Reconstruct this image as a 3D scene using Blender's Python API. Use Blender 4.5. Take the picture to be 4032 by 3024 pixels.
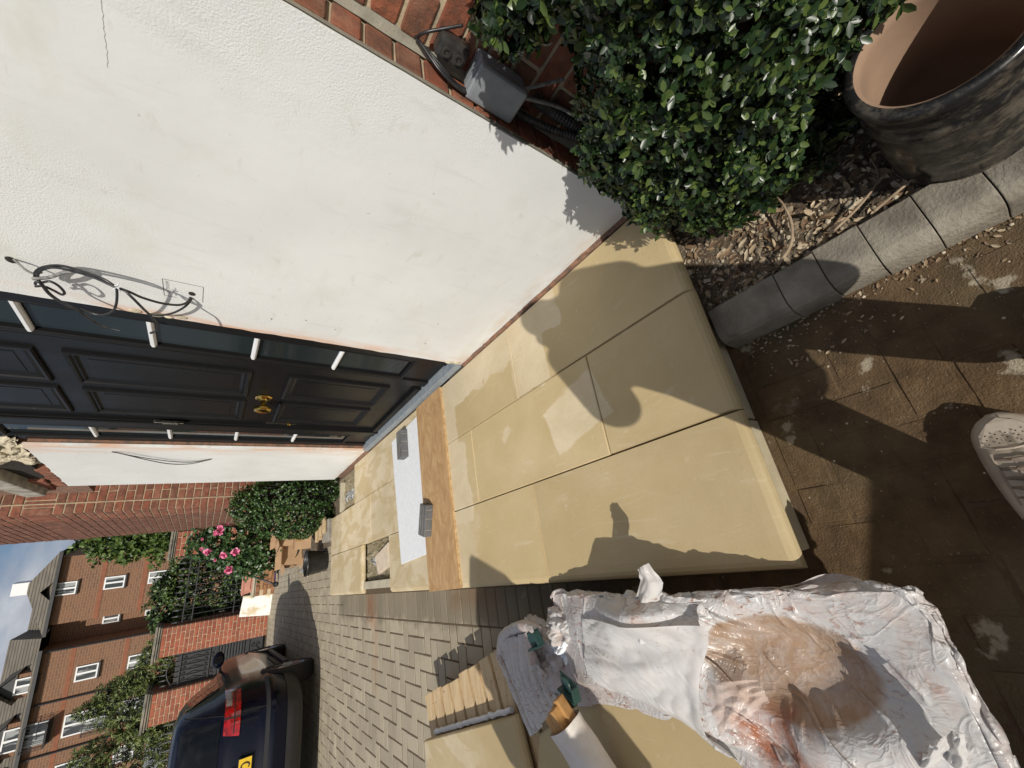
import bpy, bmesh, math, random
import numpy as np
from mathutils import Vector as V, Matrix, noise as mnoise
for _o in list(bpy.data.objects): bpy.data.objects.remove(_o)
S = bpy.context.scene
COL = S.collection
rnd = random.Random(11)
rad = math.radians

# ------------------------------------------------------------------ camera
CAMZ = 1.32
cd = bpy.data.cameras.new('camera'); cam = bpy.data.objects.new('camera', cd); COL.objects.link(cam)
cd.sensor_width = 36.0; cd.lens = 13.83; cd.clip_start = 0.01; cd.clip_end = 2000
# the phone was held upright while the file is stored on its side: local X points down, local Y right
cam.matrix_world = Matrix(((-0.14927568, 0.90929753, -0.38845177, 0.0),
                           (-0.56871232, -0.40032523, -0.71854436, 0.0),
                           (-0.80887766, 0.11365611, 0.57688753, CAMZ),
                           (0, 0, 0, 1)))
S.camera = cam

# ------------------------------------------------------------------ world, sun, exposure
SUN = V((0.93, 1.11, -1.0))
w = bpy.data.worlds.new('World'); S.world = w; w.use_nodes = True
nt = w.node_tree; nt.nodes.clear()
sky = nt.nodes.new('ShaderNodeTexSky'); sky.sky_type = 'NISHITA'; sky.sun_disc = False
sky.sun_elevation = rad(34.6); sky.sun_rotation = rad(220); sky.air_density = 1.0; sky.dust_density = 1.5
bg = nt.nodes.new('ShaderNodeBackground'); bg.inputs[1].default_value = 0.09
tc = nt.nodes.new('ShaderNodeTexCoord'); mp = nt.nodes.new('ShaderNodeMapping'); mp.inputs['Scale'].default_value = (1, 1, 2.4)
nz = nt.nodes.new('ShaderNodeTexNoise'); nz.inputs['Scale'].default_value = 3.1; nz.inputs['Detail'].default_value = 7; nz.inputs['Roughness'].default_value = .58
cr = nt.nodes.new('ShaderNodeValToRGB'); cr.color_ramp.elements[0].position = .42; cr.color_ramp.elements[1].position = .62
n2 = nt.nodes.new('ShaderNodeTexNoise'); n2.inputs['Scale'].default_value = 7; n2.inputs['Detail'].default_value = 5
cr2 = nt.nodes.new('ShaderNodeValToRGB')
cr2.color_ramp.elements[0].color = (3.3, 3.7, 4.7, 1); cr2.color_ramp.elements[1].color = (8.6, 8.8, 9.2, 1)
cr2.color_ramp.elements[0].position = .35; cr2.color_ramp.elements[1].position = .7
mx = nt.nodes.new('ShaderNodeMixRGB')
out = nt.nodes.new('ShaderNodeOutputWorld')
L = nt.links.new
L(tc.outputs['Generated'], mp.inputs[0]); L(mp.outputs[0], nz.inputs[0]); L(mp.outputs[0], n2.inputs[0])
L(nz.outputs[0], cr.inputs[0]); L(n2.outputs[0], cr2.inputs[0])
L(cr.outputs[0], mx.inputs[0]); L(sky.outputs[0], mx.inputs[1]); L(cr2.outputs[0], mx.inputs[2])
L(mx.outputs[0], bg.inputs[0]); L(bg.outputs[0], out.inputs[0])
sl = bpy.data.lights.new('sun', 'SUN'); sl.energy = 4.5; sl.angle = rad(.53); sl.color = (1, .95, .86)
so = bpy.data.objects.new('sun', sl); COL.objects.link(so); so.location = (-9, -11, 12)
so.rotation_euler = SUN.to_track_quat('-Z', 'Y').to_euler()
S.view_settings.view_transform = 'Standard'; S.view_settings.look = 'None'
S.view_settings.exposure = -0.22; S.view_settings.gamma = 1; S.view_settings.use_curve_mapping = False
try:
    S.cycles.max_bounces = 6; S.cycles.transparent_max_bounces = 12
except Exception: pass

# ------------------------------------------------------------------ helpers
class MB:
    """collects geometry; build() links it as one mesh object"""
    def __init__(s): s.v = []; s.f = []
    def add(s, vs, fs):
        o = len(s.v); s.v += [tuple(p) for p in vs]; s.f += [tuple(i + o for i in f) for f in fs]; return s
    def box(s, x0, y0, z0, x1, y1, z1):
        return s.add([(x0,y0,z0),(x1,y0,z0),(x1,y1,z0),(x0,y1,z0),(x0,y0,z1),(x1,y0,z1),(x1,y1,z1),(x0,y1,z1)],
                     [(3,2,1,0),(4,5,6,7),(0,1,5,4),(1,2,6,5),(2,3,7,6),(3,0,4,7)])
    def obox(s, c, ax, h):
        c = V(c); a = [V(q).normalized() * k for q, k in zip(ax, h)]
        vs = [c + a[0]*i + a[1]*j + a[2]*k for k in (-1, 1) for i, j in ((-1,-1),(1,-1),(1,1),(-1,1))]
        return s.add(vs, [(3,2,1,0),(4,5,6,7),(0,1,5,4),(1,2,6,5),(2,3,7,6),(3,0,4,7)])
    def bar(s, p, q, wd, ht, up=(0, 0, 1)):
        p = V(p); q = V(q); d = q - p; u = V(up); sd = d.cross(u)
        if sd.length < 1e-6: sd = d.cross(V((1, 0, 0)))
        return s.obox((p + q) / 2, (d, sd, sd.cross(d)), (d.length / 2, wd / 2, ht / 2))
    def tube(s, pts, r, n=8, cap=True, sq=1.0):
        pts = [V(p) for p in pts]; m = len(pts); o = len(s.v)
        rs = list(r) if hasattr(r, '__len__') else [r] * m
        t0 = (pts[1] - pts[0]).normalized(); ref = V((0, 0, 1)) if abs(t0.z) < .9 else V((1, 0, 0))
        u = t0.cross(ref).normalized()
        for i, p in enumerate(pts):
            t = (pts[min(i+1, m-1)] - pts[max(i-1, 0)])
            t = t.normalized() if t.length > 1e-9 else t0
            u = u - t * u.dot(t)
            u = u.normalized() if u.length > 1e-6 else t.orthogonal().normalized()
            wv = t.cross(u)
            for k in range(n):
                a = 2 * math.pi * k / n
                s.v.append(tuple(p + (u * math.cos(a) + wv * math.sin(a) * sq) * rs[i]))
        for i in range(m - 1):
            for k in range(n):
                a = o + i*n + k; b = o + i*n + (k+1) % n
                s.f.append((a, b, b + n, a + n))
        if cap:
            s.f.append(tuple(o + k for k in reversed(range(n)))); s.f.append(tuple(o + (m-1)*n + k for k in range(n)))
        return s
    def lathe(s, prof, c, n=24, ax=(0, 0, 1), cap=False, a0=0.0):
        z = V(ax).normalized(); x = z.orthogonal().normalized(); y = z.cross(x); c = V(c); o = len(s.v); m = len(prof)
        for r, h in prof:
            for k in range(n):
                a = a0 + 2 * math.pi * k / n
                s.v.append(tuple(c + z*h + (x*math.cos(a) + y*math.sin(a))*r))
        for i in range(m - 1):
            for k in range(n):
                a = o + i*n + k; b = o + i*n + (k+1) % n
                s.f.append((a, b, b + n, a + n))
        if cap:
            s.f.append(tuple(o + k for k in reversed(range(n)))); s.f.append(tuple(o + (m-1)*n + k for k in range(n)))
        return s
    def prism(s, poly, z0, z1):
        n = len(poly)
        return s.add([(x, y, z0) for x, y in poly] + [(x, y, z1) for x, y in poly],
                     [tuple(reversed(range(n))), tuple(range(n, 2*n))] + [(i, (i+1) % n, (i+1) % n + n, i + n) for i in range(n)])
    def prism3(s, pts, vec):
        n = len(pts); vec = V(vec)
        return s.add([V(p) for p in pts] + [V(p) + vec for p in pts],
                     [tuple(reversed(range(n))), tuple(range(n, 2*n))] + [(i, (i+1) % n, (i+1) % n + n, i + n) for i in range(n)])
    def ball(s, c, r, n=16, m=10):
        c = V(c); r = r if hasattr(r, '__len__') else (r, r, r); o = len(s.v)
        for i in range(1, m):
            t = math.pi * i / m
            for k in range(n):
                a = 2 * math.pi * k / n
                s.v.append((c.x + r[0]*math.sin(t)*math.cos(a), c.y + r[1]*math.sin(t)*math.sin(a), c.z + r[2]*math.cos(t)))
        top = len(s.v); s.v.append((c.x, c.y, c.z + r[2])); s.v.append((c.x, c.y, c.z - r[2]))
        for i in range(m - 2):
            for k in range(n):
                a = o + i*n + k; b = o + i*n + (k+1) % n
                s.f.append((a, a + n, b + n, b))
        for k in range(n):
            s.f.append((o + k, o + (k+1) % n, top)); s.f.append((o + (m-2)*n + (k+1) % n, o + (m-2)*n + k, top + 1))
        return s
    def grid(s, nx, ny, fn, closed=False):
        o = len(s.v)
        for j in range(ny + 1):
            for i in range(nx + 1): s.v.append(tuple(fn(i / nx, j / ny)))
        for j in range(ny):
            for i in range(nx):
                a = o + j*(nx+1) + i; s.f.append((a, a+1, a+nx+2, a+nx+1))
        return s
    def mesh(s, name, smooth=False, bevel=0, seg=2, fix=True):
        me = bpy.data.meshes.new(name); me.from_pydata(s.v, [], s.f)
        bm = bmesh.new(); bm.from_mesh(me)
        if fix: bmesh.ops.recalc_face_normals(bm, faces=bm.faces)
        if bevel: bmesh.ops.bevel(bm, geom=list(bm.edges), offset=bevel, segments=seg, affect='EDGES', profile=.6, clamp_overlap=True)
        bm.to_mesh(me); bm.free()
        if smooth: me.shade_smooth()
        return me
    def build(s, name, m, parent=None, smooth=False, bevel=0, seg=2, local=False, fix=True):
        return link(name, s.mesh(name, smooth, bevel, seg, fix), m, parent, local=local)

def link(name, me, m, parent=None, loc=None, rot=None, scale=None, local=False):
    o = bpy.data.objects.new(name, me); COL.objects.link(o)
    if m is not None and not me.materials: me.materials.append(m)
    if loc is not None: o.location = loc
    if rot is not None: o.rotation_euler = rot
    if scale is not None: o.scale = scale
    if parent is not None: attach(o, parent, local)
    return o
def worldmat(o):
    mt = Matrix.LocRotScale(o.location, o.rotation_euler, o.scale)
    return worldmat(o.parent) @ o.matrix_parent_inverse @ mt if o.parent else mt
def attach(o, parent, local=False):
    o.parent = parent
    if not local: o.matrix_parent_inverse = worldmat(parent).inverted()
def tag(o, label=None, cat=None, group=None, kind=None):
    if label: o['label'] = label
    if cat: o['category'] = cat
    if group: o['group'] = group
    if kind: o['kind'] = kind
    return o
def thing(name, label, cat, loc=(0, 0, 0), rotz=0, group=None):
    o = bpy.data.objects.new(name, None); COL.objects.link(o); o.location = loc; o.rotation_euler = (0, 0, rotz)
    o.empty_display_size = .1
    return tag(o, label, cat, group)
def smoothmod(o, lv=1):
    m = o.modifiers.new('sub', 'SUBSURF'); m.levels = lv; m.render_levels = lv; return o

# ------------------------------------------------------------------ materials
class NB:
    def __init__(s, name):
        s.m = bpy.data.materials.new(name); s.m.use_nodes = True; s.t = s.m.node_tree
        s.b = s.t.nodes['Principled BSDF']; s.out = s.t.nodes['Material Output']
        s._pos = None; s._obj = None
    def n(s, typ, **kw):
        q = s.t.nodes.new(typ)
        for k, v in kw.items(): setattr(q, k, v)
        return q
    def l(s, a, b): s.t.links.new(a, b)
    def pos(s):
        if s._pos is None: s._pos = s.n('ShaderNodeNewGeometry').outputs['Position']
        return s._pos
    def obj(s):
        if s._obj is None: s._obj = s.n('ShaderNodeTexCoord').outputs['Object']
        return s._obj
    def xyz(s, co=None):
        q = s.n('ShaderNodeSeparateXYZ'); s.l(co or s.pos(), q.inputs[0]); return q.outputs
    def noise(s, scale, detail=4, rough=.55, co=None, dist=0, stretch=None):
        q = s.n('ShaderNodeTexNoise'); q.inputs['Scale'].default_value = scale; q.inputs['Detail'].default_value = detail
        q.inputs['Roughness'].default_value = rough; q.inputs['Distortion'].default_value = dist
        c = co or s.pos()
        if stretch:
            mpn = s.n('ShaderNodeMapping'); mpn.inputs['Scale'].default_value = stretch; s.l(c, mpn.inputs[0]); c = mpn.outputs[0]
        s.l(c, q.inputs['Vector']); return q.outputs[0]
    def voro(s, scale, feat='F1', co=None, outp=0):
        q = s.n('ShaderNodeTexVoronoi'); q.feature = feat; q.inputs['Scale'].default_value = scale; s.l(co or s.pos(), q.inputs['Vector']); return q.outputs[outp]
    def ramp(s, fac, a, b, ca=(0,0,0,1), cb=(1,1,1,1)):
        q = s.n('ShaderNodeValToRGB'); e = q.color_ramp.elements; e[0].position = a; e[1].position = b; e[0].color = c4(ca); e[1].color = c4(cb)
        s.l(fac, q.inputs[0]); return q.outputs[0]
    def mix(s, fac, a, b, mode='MIX'):
        q = s.n('ShaderNodeMixRGB'); q.blend_type = mode
        for i, x in ((0, fac), (1, a), (2, b)):
            if hasattr(x, 'links'): s.l(x, q.inputs[i])
            elif i == 0: q.inputs[0].default_value = x
            else: q.inputs[i].default_value = c4(x)
        return q.outputs[0]
    def math(s, op, a, b=0.0, c=None):
        q = s.n('ShaderNodeMath'); q.operation = op
        for i, x in enumerate((a, b) if c is None else (a, b, c)):
            if hasattr(x, 'links'): s.l(x, q.inputs[i])
            else: q.inputs[i].default_value = x
        return q.outputs[0]
    def bump(s, h, strength=.3, dist=.01, prev=None):
        q = s.n('ShaderNodeBump'); q.inputs['Strength'].default_value = strength; q.inputs['Distance'].default_value = dist
        s.l(h, q.inputs['Height'])
        if prev is not None: s.l(prev, q.inputs['Normal'])
        return q.outputs[0]
    def rect(s, cx, cy, hx, hy, ax='xy', wob=.03, wscale=9, soft=.004, ang=0):
        """1 inside a rectangle with a ragged edge, 0 outside (world metres)"""
        o = s.xyz(); ix = {'x': 0, 'y': 1, 'z': 2}
        a = s.math('SUBTRACT', o[ix[ax[0]]], cx); b = s.math('SUBTRACT', o[ix[ax[1]]], cy)
        if ang:
            ca, sa = math.cos(ang), math.sin(ang)
            a2 = s.math('ADD', s.math('MULTIPLY', a, ca), s.math('MULTIPLY', b, sa))
            b = s.math('SUBTRACT', s.math('MULTIPLY', b, ca), s.math('MULTIPLY', a, sa)); a = a2
        da = s.math('SUBTRACT', s.math('ABSOLUTE', a), hx); db = s.math('SUBTRACT', s.math('ABSOLUTE', b), hy)
        d = s.math('MAXIMUM', da, db)
        wn = s.math('MULTIPLY', s.math('SUBTRACT', s.noise(wscale, 4), .5), wob * 2)
        d = s.math('ADD', d, wn)
        q = s.n('ShaderNodeMapRange'); q.inputs[1].default_value = soft; q.inputs[2].default_value = -soft; s.l(d, q.inputs[0]); return q.outputs[0]
    def done(s, col=None, rough=None, normal=None, metal=0, spec=None, trans=None):
        for key, x in (('Base Color', col), ('Roughness', rough)):
            if x is None: continue
            if hasattr(x, 'links'): s.l(x, s.b.inputs[key])
            else: s.b.inputs[key].default_value = c4(x) if key == 'Base Color' else x
        if normal is not None: s.l(normal, s.b.inputs['Normal'])
        s.b.inputs['Metallic'].default_value = metal
        if spec is not None: s.b.inputs['Specular IOR Level'].default_value = spec
        if trans is not None: s.b.inputs['Transmission Weight'].default_value = trans
        return s.m
def c4(c): return (c, c, c, 1) if not hasattr(c, '__len__') else (tuple(c) + (1,))[:4]
def simple(name, c1, c2=None, scale=6, rough=.7, bump=0, bscale=60, metal=0, spec=None, var=0, detail=5, dist=.005, lo=.35, hi=.65):
    n = NB(name); c2 = c2 or tuple(x * .75 for x in c1)
    col = n.mix(n.ramp(n.noise(scale, detail), lo, hi), c1, c2)
    if var:
        oi = n.n('ShaderNodeObjectInfo'); hs = n.n('ShaderNodeHueSaturation')
        n.l(col, hs.inputs['Color']); n.l(n.math('MULTIPLY_ADD', oi.outputs['Random'], 2 * var, 1 - var), hs.inputs['Value']); col = hs.outputs[0]
    nm = n.bump(n.noise(bscale, 4, .6), bump, dist) if bump else None
    return n.done(col, rough, nm, metal, spec)
def leafmat(name, dark, mid, light, rough=.38, trans=.0):
    n = NB(name); g = n.n('ShaderNodeNewGeometry'); q = n.n('ShaderNodeValToRGB'); e = q.color_ramp.elements
    e[0].position = 0; e[0].color = c4(dark); e[1].position = 1; e[1].color = c4(light); x = e.new(.55); x.color = c4(mid)
    n.l(g.outputs['Random Per Island'], q.inputs[0])
    return n.done(q.outputs[0], rough, None, 0, .5)
M = {}
# white painted render, roughcast with smoother patched areas, grime and brick-dust stains near edges
n = NB('white_render')
p = n.xyz()
base = n.mix(n.ramp(n.noise(2.2, 5), .38, .68), (.765, .772, .758), (.70, .706, .69))
base = n.mix(n.math('MULTIPLY', n.ramp(n.noise(5.5, 5, .6, stretch=(1, .6, 1.3)), .56, .78), .5), base, (.62, .61, .50))
base = n.mix(n.math('MULTIPLY', n.ramp(n.noise(1.1, 4, .6), .45, .65), .35), base, (.66, .665, .66))
spk = n.math('MULTIPLY', n.ramp(n.noise(38, 2, .5), .76, .79), .3)
base = n.mix(spk, base, (.30, .28, .24))
base = n.mix(n.math('MULTIPLY', n.ramp(n.noise(6, 5, .65, dist=1.0, stretch=(1, 2.2, .5)), .56, .70), .30), base, (.60, .595, .57))
base = n.mix(n.math('MULTIPLY', n.ramp(n.noise(13, 5, .6, dist=.6, stretch=(1, .6, 1.6)), .62, .72), .35), base, (.56, .53, .44))
low = n.n('ShaderNodeMapRange'); low.inputs[1].default_value = .30; low.inputs[2].default_value = .17; n.l(p[2], low.inputs[0])
lowm = n.math('MULTIPLY', low.outputs[0], n.ramp(n.noise(14, 5, .65, stretch=(1, .5, 1.5)), .40, .66))
base = n.mix(n.math('MULTIPLY', lowm, .85), base, (.60, .46, .33))
def edgefade(y0, wd):
    d = n.math('ABSOLUTE', n.math('SUBTRACT', p[1], y0))
    q = n.n('ShaderNodeMapRange'); q.inputs[1].default_value = wd; q.inputs[2].default_value = 0.0; n.l(d, q.inputs[0]); return q.outputs[0]
edge = n.math('MAXIMUM', edgefade(1.862, .085), edgefade(3.74, .22))
edm = n.math('MULTIPLY', edge, n.ramp(n.noise(7, 5, .6, stretch=(1, 2.5, .45)), .40, .62))
base = n.mix(n.math('MULTIPLY', edm, .9), base, (.70, .42, .27))
rmask = n.ramp(n.noise(1.5, 3), .40, .56)
smoothpatch = n.rect(.95, 1.75, .2, 1.2, ax='yz', wob=.14, wscale=4, soft=.07)
rmask = n.math('MULTIPLY', rmask, n.math('SUBTRACT', 1.0, n.math('MULTIPLY', smoothpatch, .9)))
nm = n.bump(n.noise(135, 3, .6), .5, .006)
nm2 = n.n('ShaderNodeMixRGB'); 
h = n.math('ADD', n.math('MULTIPLY', n.math('MULTIPLY', n.noise(210, 3, .55), rmask), 1.0), n.math('MULTIPLY', n.noise(30, 5, .6), .35))
nm = n.bump(h, .42, .005)
M['render'] = n.done(base, .85, nm, spec=.25)

def brickmat(name, cols, var=.25, bump=.6, bs=70):
    n = NB(name); oi = n.n('ShaderNodeObjectInfo'); q = n.n('ShaderNodeValToRGB'); e = q.color_ramp.elements
    e[0].position = 0; e[0].color = c4(cols[0]); e[1].position = 1; e[1].color = c4(cols[-1])
    for i, c in enumerate(cols[1:-1]): e.new((i + 1) / (len(cols) - 1)).color = c4(c)
    n.l(oi.outputs['Random'], q.inputs[0])
    c = n.mix(n.math('MULTIPLY', n.ramp(n.noise(28, 5, .65), .42, .66), .7), q.outputs[0], (.09, .06, .045))
    c = n.mix(n.math('MULTIPLY', n.ramp(n.noise(11, 4), .5, .7), .35), c, (.42, .25, .17))
    return n.done(c, .88, n.bump(n.noise(bs, 5, .7), bump, .008), spec=.2)
M['brick'] = brickmat('red_brick', [(.22, .075, .045), (.30, .10, .055), (.17, .085, .055), (.33, .12, .065), (.25, .085, .05)])
M['brick_far'] = brickmat('pier_brick', [(.23, .085, .055), (.29, .105, .065), (.19, .085, .06), (.30, .115, .075), (.25, .10, .07)], bump=.5)
M['mortar'] = simple('sand_mortar', (.50, .40, .26), (.36, .30, .21), 14, .95, .5, 90)
M['mortar_grey'] = simple('grey_mortar', (.30, .28, .22), (.22, .20, .16), 20, .95, .5, 120)
M['gap'] = simple('brick_dust_gap', (.30, .15, .09), (.12, .09, .07), 30, .95, .6, 90)
M['rubble'] = simple('broken_mortar', (.62, .56, .42), (.34, .29, .21), 22, .95, .8, 60)
M['lintel'] = simple('old_stone', (.42, .39, .33), (.22, .2, .17), 14, .9, .6, 60)

# black gloss door paint
n = NB('black_gloss'); 
c = n.mix(n.ramp(n.noise(60, 3), .70, .78), (.009, .009, .0095), (.06, .055, .05))
M['black'] = n.done(c, n.ramp(n.noise(5, 4), .3, .7, .26, .40), n.bump(n.noise(12, 2), .02, .01), spec=.18)
n = NB('reeded_glass'); M['glass'] = n.done((.012, .018, .02), .05, None, spec=.6)
M['barwhite'] = simple('white_gloss', (.82, .83, .84), (.76, .77, .78), 20, .3)
M['brass'] = simple('polished_brass', (.86, .58, .16), (.62, .38, .08), 30, .12, metal=1)
M['chrome'] = simple('worn_chrome', (.6, .58, .5), (.35, .32, .26), 90, .25, metal=1)
M['sill'] = simple('grey_sill', (.21, .25, .29), (.29, .32, .34), 25, .45, .1, 60)
M['cable'] = simple('black_cable', (.012, .012, .014), (.03, .03, .03), 40, .35)
M['cablegrey'] = simple('grey_cable', (.28, .27, .26), (.12, .12, .12), 60, .45)
M['dark'] = simple('dark_hole', (.015, .012, .01), (.03, .025, .02), 60, .95)
M['pencil'] = simple('pencil_line', (.07, .07, .08), (.12, .12, .12), 90, .7)
M['greybox'] = simple('grey_plastic', (.27, .29, .31), (.22, .24, .26), 30, .38, .05, 200)
M['blackbox'] = simple('black_plastic', (.02, .02, .021), (.05, .047, .043), 40, .4, .1, 90)

# sandstone slabs: dry and damp areas with ragged edges
def slabmat(name, dampbias=0.0):
    n = NB(name)
    oi = n.n('ShaderNodeObjectInfo')
    dry = n.mix(n.ramp(n.noise(3.2, 5, .55), .3, .7), (.70, .60, .43), (.635, .535, .37))
    wet = n.mix(n.ramp(n.noise(2.6, 5), .3, .7), (.565, .44, .245), (.50, .385, .205))
    # damp nearly everywhere towards the front edge, brushed streaks further back
    br = n.ramp(n.noise(5.5, 3, .5, dist=1.1, stretch=(1.4, .55, 1)), .47, .53)
    p = n.xyz()
    fr = n.n('ShaderNodeMapRange'); fr.inputs[1].default_value = 2.15; fr.inputs[2].default_value = 2.0; n.l(p[1], fr.inputs[0])
    m = n.mix(fr.outputs[0], n.math('MULTIPLY', br, .75), 1.0)
    # dry patches
    dp = None
    for args in ((.89, 2.02, .215, .36), (.475, 2.06, .3, .13), (.99, 1.38, .10, .36), (.80, 1.27, .13, .13), (.885, 1.55, .21, .12)):
        r = n.rect(*args, wob=.06, wscale=7); dp = r if dp is None else n.math('MAXIMUM', dp, r)
    dp = n.math('MAXIMUM', dp, n.rect(.475, 1.05, .105, .165, wob=.018, wscale=12, ang=.25))
    dp = n.math('MAXIMUM', dp, n.rect(.535, 1.53, .022, .04, wob=.03, wscale=22, ang=.6))
    dp = n.math('MAXIMUM', dp, n.math('MULTIPLY', n.rect(.06, 2.1, .26, .16, wob=.2, wscale=5, soft=.05), .6))
    wet2 = n.rect(.76, 1.72, .12, .30, wob=.07, wscale=6); dp = n.math('MULTIPLY', dp, n.math('SUBTRACT', 1, wet2))
    spots = n.ramp(n.noise(26, 2), .71, .73); dp = n.math('MAXIMUM', dp, n.math('MULTIPLY', spots, .5))
    cloud = n.math('MULTIPLY', n.ramp(n.noise(3.5, 4, .6, stretch=(1, .6, 1)), .45, .8), .5)
    m = n.math('MULTIPLY', m, n.math('SUBTRACT', 1, dp)); m = n.math('MULTIPLY', m, n.math('SUBTRACT', 1, cloud))
    c = n.mix(m, dry, wet)
    c = n.mix(n.math('MULTIPLY', n.ramp(n.noise(420, 2), .35, .7), .30), c, (.34, .27, .15))
    c = n.mix(n.math('MULTIPLY', n.ramp(n.noise(2.1, 6, .68, dist=.5), .40, .66), .5), c, (.42, .325, .175))
    c = n.mix(n.math('MULTIPLY', n.ramp(n.noise(70, 3, .6), .70, .76), .55), c, (.25, .19, .10))
    c = n.mix(n.math('MULTIPLY', n.ramp(n.noise(9, 5, .7, dist=1.5, stretch=(1.8, .35, 1)), .58, .74), .28), c, (.74, .68, .54))
    hs = n.n('ShaderNodeHueSaturation'); n.l(c, hs.inputs['Color']); n.l(n.math('MULTIPLY_ADD', oi.outputs['Random'], .16, .92), hs.inputs['Value'])
    rg = n.mix(m, (.8,)*3, (.62,)*3)
    return n.done(hs.outputs[0], rg, n.bump(n.noise(260, 3), .12, .002), spec=.3)
M['slab'] = slabmat('sandstone')
M['riser'] = simple('pale_riser_stone', (.56, .49, .34), (.42, .36, .24), 9, .85, .2, 120)
M['bedmortar'] = simple('damp_mortar_bed', (.20, .165, .085), (.34, .29, .2), 16, .9, .9, 40, dist=.02)
M['adhesive'] = simple('smeared_adhesive', (.10, .11, .13), (.55, .53, .48), 34, .8, .8, 60, lo=.45, hi=.58)
M['chip'] = simple('pink_stone', (.66, .56, .43), (.58, .47, .36), 20, .85, .2, 120)
# plywood
n = NB('plywood'); wv = n.noise(4.5, 6, .68, dist=3.2, stretch=(.8, 1.9, 1)); fine = n.noise(42, 4, .6, stretch=(.25, 1, 1))
c = n.mix(n.ramp(wv, .36, .62), (.56, .37, .19), (.40, .235, .105)); c = n.mix(n.math('MULTIPLY', n.ramp(fine, .4, .7), .4), c, (.36, .21, .10))
kn = n.ramp(n.voro(2.7), .03, .085); c = n.mix(n.math('MULTIPLY', n.math('SUBTRACT', 1, kn), .85), c, (.16, .07, .03))
M['ply'] = n.done(c, .6, n.bump(fine, .1, .002), spec=.3)
M['plyedge'] = simple('ply_edge_light', (.70, .53, .30), (.5, .33, .16), 50, .8)
M['plyedge2'] = simple('ply_edge_dark', (.42, .26, .12), (.3, .17, .07), 50, .8)
M['sheet'] = simple('white_foam_sheet', (.80, .82, .84), (.74, .76, .79), 50, .8, .15, 300, lo=.4, hi=.6)
n = NB('dark_block'); c = n.mix(n.ramp(n.noise(9, 4, .6), .35, .7), (.095, .098, .10), (.15, .15, .15))
c = n.mix(n.math('MULTIPLY', n.ramp(n.noise(16, 3, .6, dist=1.5, stretch=(.4, 1.5, 1.5)), .62, .68), .7), c, (.48, .47, .44))
M['block'] = n.done(c, .8, n.bump(n.noise(90, 3), .2, .003))
# block paving: sandy grey blocks, muddy and damp by the step
def paving(name, var):
    n = NB(name); oi = n.n('ShaderNodeObjectInfo'); p = n.xyz()
    c = n.mix(n.ramp(n.noise(3, 4), .3, .7), (.43, .375, .28), (.345, .30, .22))
    c = n.mix(n.math('MULTIPLY', n.ramp(n.noise(190, 2), .5, .75), .5), c, (.48, .43, .34))
    hs = n.n('ShaderNodeHueSaturation'); n.l(c, hs.inputs['Color'])
    if var: n.l(n.math('MULTIPLY_ADD', oi.outputs['Random'], 2*var, 1-var), hs.inputs['Value'])
    else: n.l(n.math('MULTIPLY_ADD', n.noise(8.7, 0), .5, .75), hs.inputs['Value'])
    c = hs.outputs[0]
    # mud: strong in the foreground, thinning out along the landing
    a = n.n('ShaderNodeMapRange'); a.inputs[1].default_value = .75; a.inputs[2].default_value = .45; n.l(p[1], a.inputs[0])
    b = n.n('ShaderNodeMapRange'); b.inputs[1].default_value = -.50; b.inputs[2].default_value = -.20; n.l(p[0], b.inputs[0])
    b2 = n.n('ShaderNodeMapRange'); b2.inputs[1].default_value = 2.6; b2.inputs[2].default_value = 1.3; n.l(p[1], b2.inputs[0])
    mud = n.math('MAXIMUM', a.outputs[0], n.math('MULTIPLY', b.outputs[0], b2.outputs[0]))
    nz = n.ramp(n.noise(4.2, 6, .62), .22, .38)
    dryp = n.math('SUBTRACT', 1, n.math('MULTIPLY', n.ramp(n.noise(7.5, 5, .6), .62, .66), .75))
    mud = n.math('MULTIPLY', n.math('MULTIPLY', mud, nz), dryp)
    mc = n.mix(n.ramp(n.noise(11, 5, .6), .3, .7), (.062, .038, .018), (.15, .095, .048))
    mc = n.mix(n.math('MULTIPLY', n.ramp(n.noise(170, 2, .5), .68, .74), .6), mc, (.30, .24, .17))
    mc = n.mix(n.math('MULTIPLY', n.ramp(n.noise(2.3, 4, .6), .48, .62), .5), mc, (.10, .085, .045))
    c = n.mix(mud, c, mc)
    # orange brick dust washed down beside the landing, and damp drip marks
    d1 = n.rect(-.27, 4.35, .10, .09, wob=.1, wscale=6, soft=.07); d2 = n.rect(-.22, 2.35, .06, .33, wob=.1, wscale=5, soft=.06); d3 = n.rect(-.5, 4.2, .4, .05, wob=.08, wscale=5, soft=.07)
    c = n.mix(n.math('MULTIPLY', d1, .8), c, (.40, .135, .055)); c = n.mix(n.math('MULTIPLY', d2, .6), c, (.27, .13, .06)); c = n.mix(n.math('MULTIPLY', d3, .3), c, (.42, .2, .11))
    damp = n.math('MULTIPLY', n.rect(-.24, 3.3, .13, 2.2, wob=.12, wscale=9, soft=.03), .55); c = n.mix(damp, c, (.12, .10, .065))
    rg = n.mix(n.math('MULTIPLY', mud, n.ramp(n.noise(3, 3), .4, .6)), (.9,)*3, (.62,)*3)
    hgt = n.math('ADD', n.noise(60, 5, .7), n.math('MULTIPLY', n.noise(240, 2), .5))
    return n.done(c, rg, n.bump(hgt, .55, .008), spec=.3)
M['paver'] = paving('block_paver', .12)
M['paverfar'] = paving('block_paver_field', 0)
n = NB('joint_sand'); p = n.xyz()
a = n.n('ShaderNodeMapRange'); a.inputs[1].default_value = .9; a.inputs[2].default_value = .45; n.l(p[1], a.inputs[0])
c = n.mix(a.outputs[0], n.mix(n.noise(12, 4), (.13, .095, .055), (.085, .06, .035)), n.mix(n.noise(30, 4), (.13, .08, .04), (.07, .045, .025)))
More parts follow.
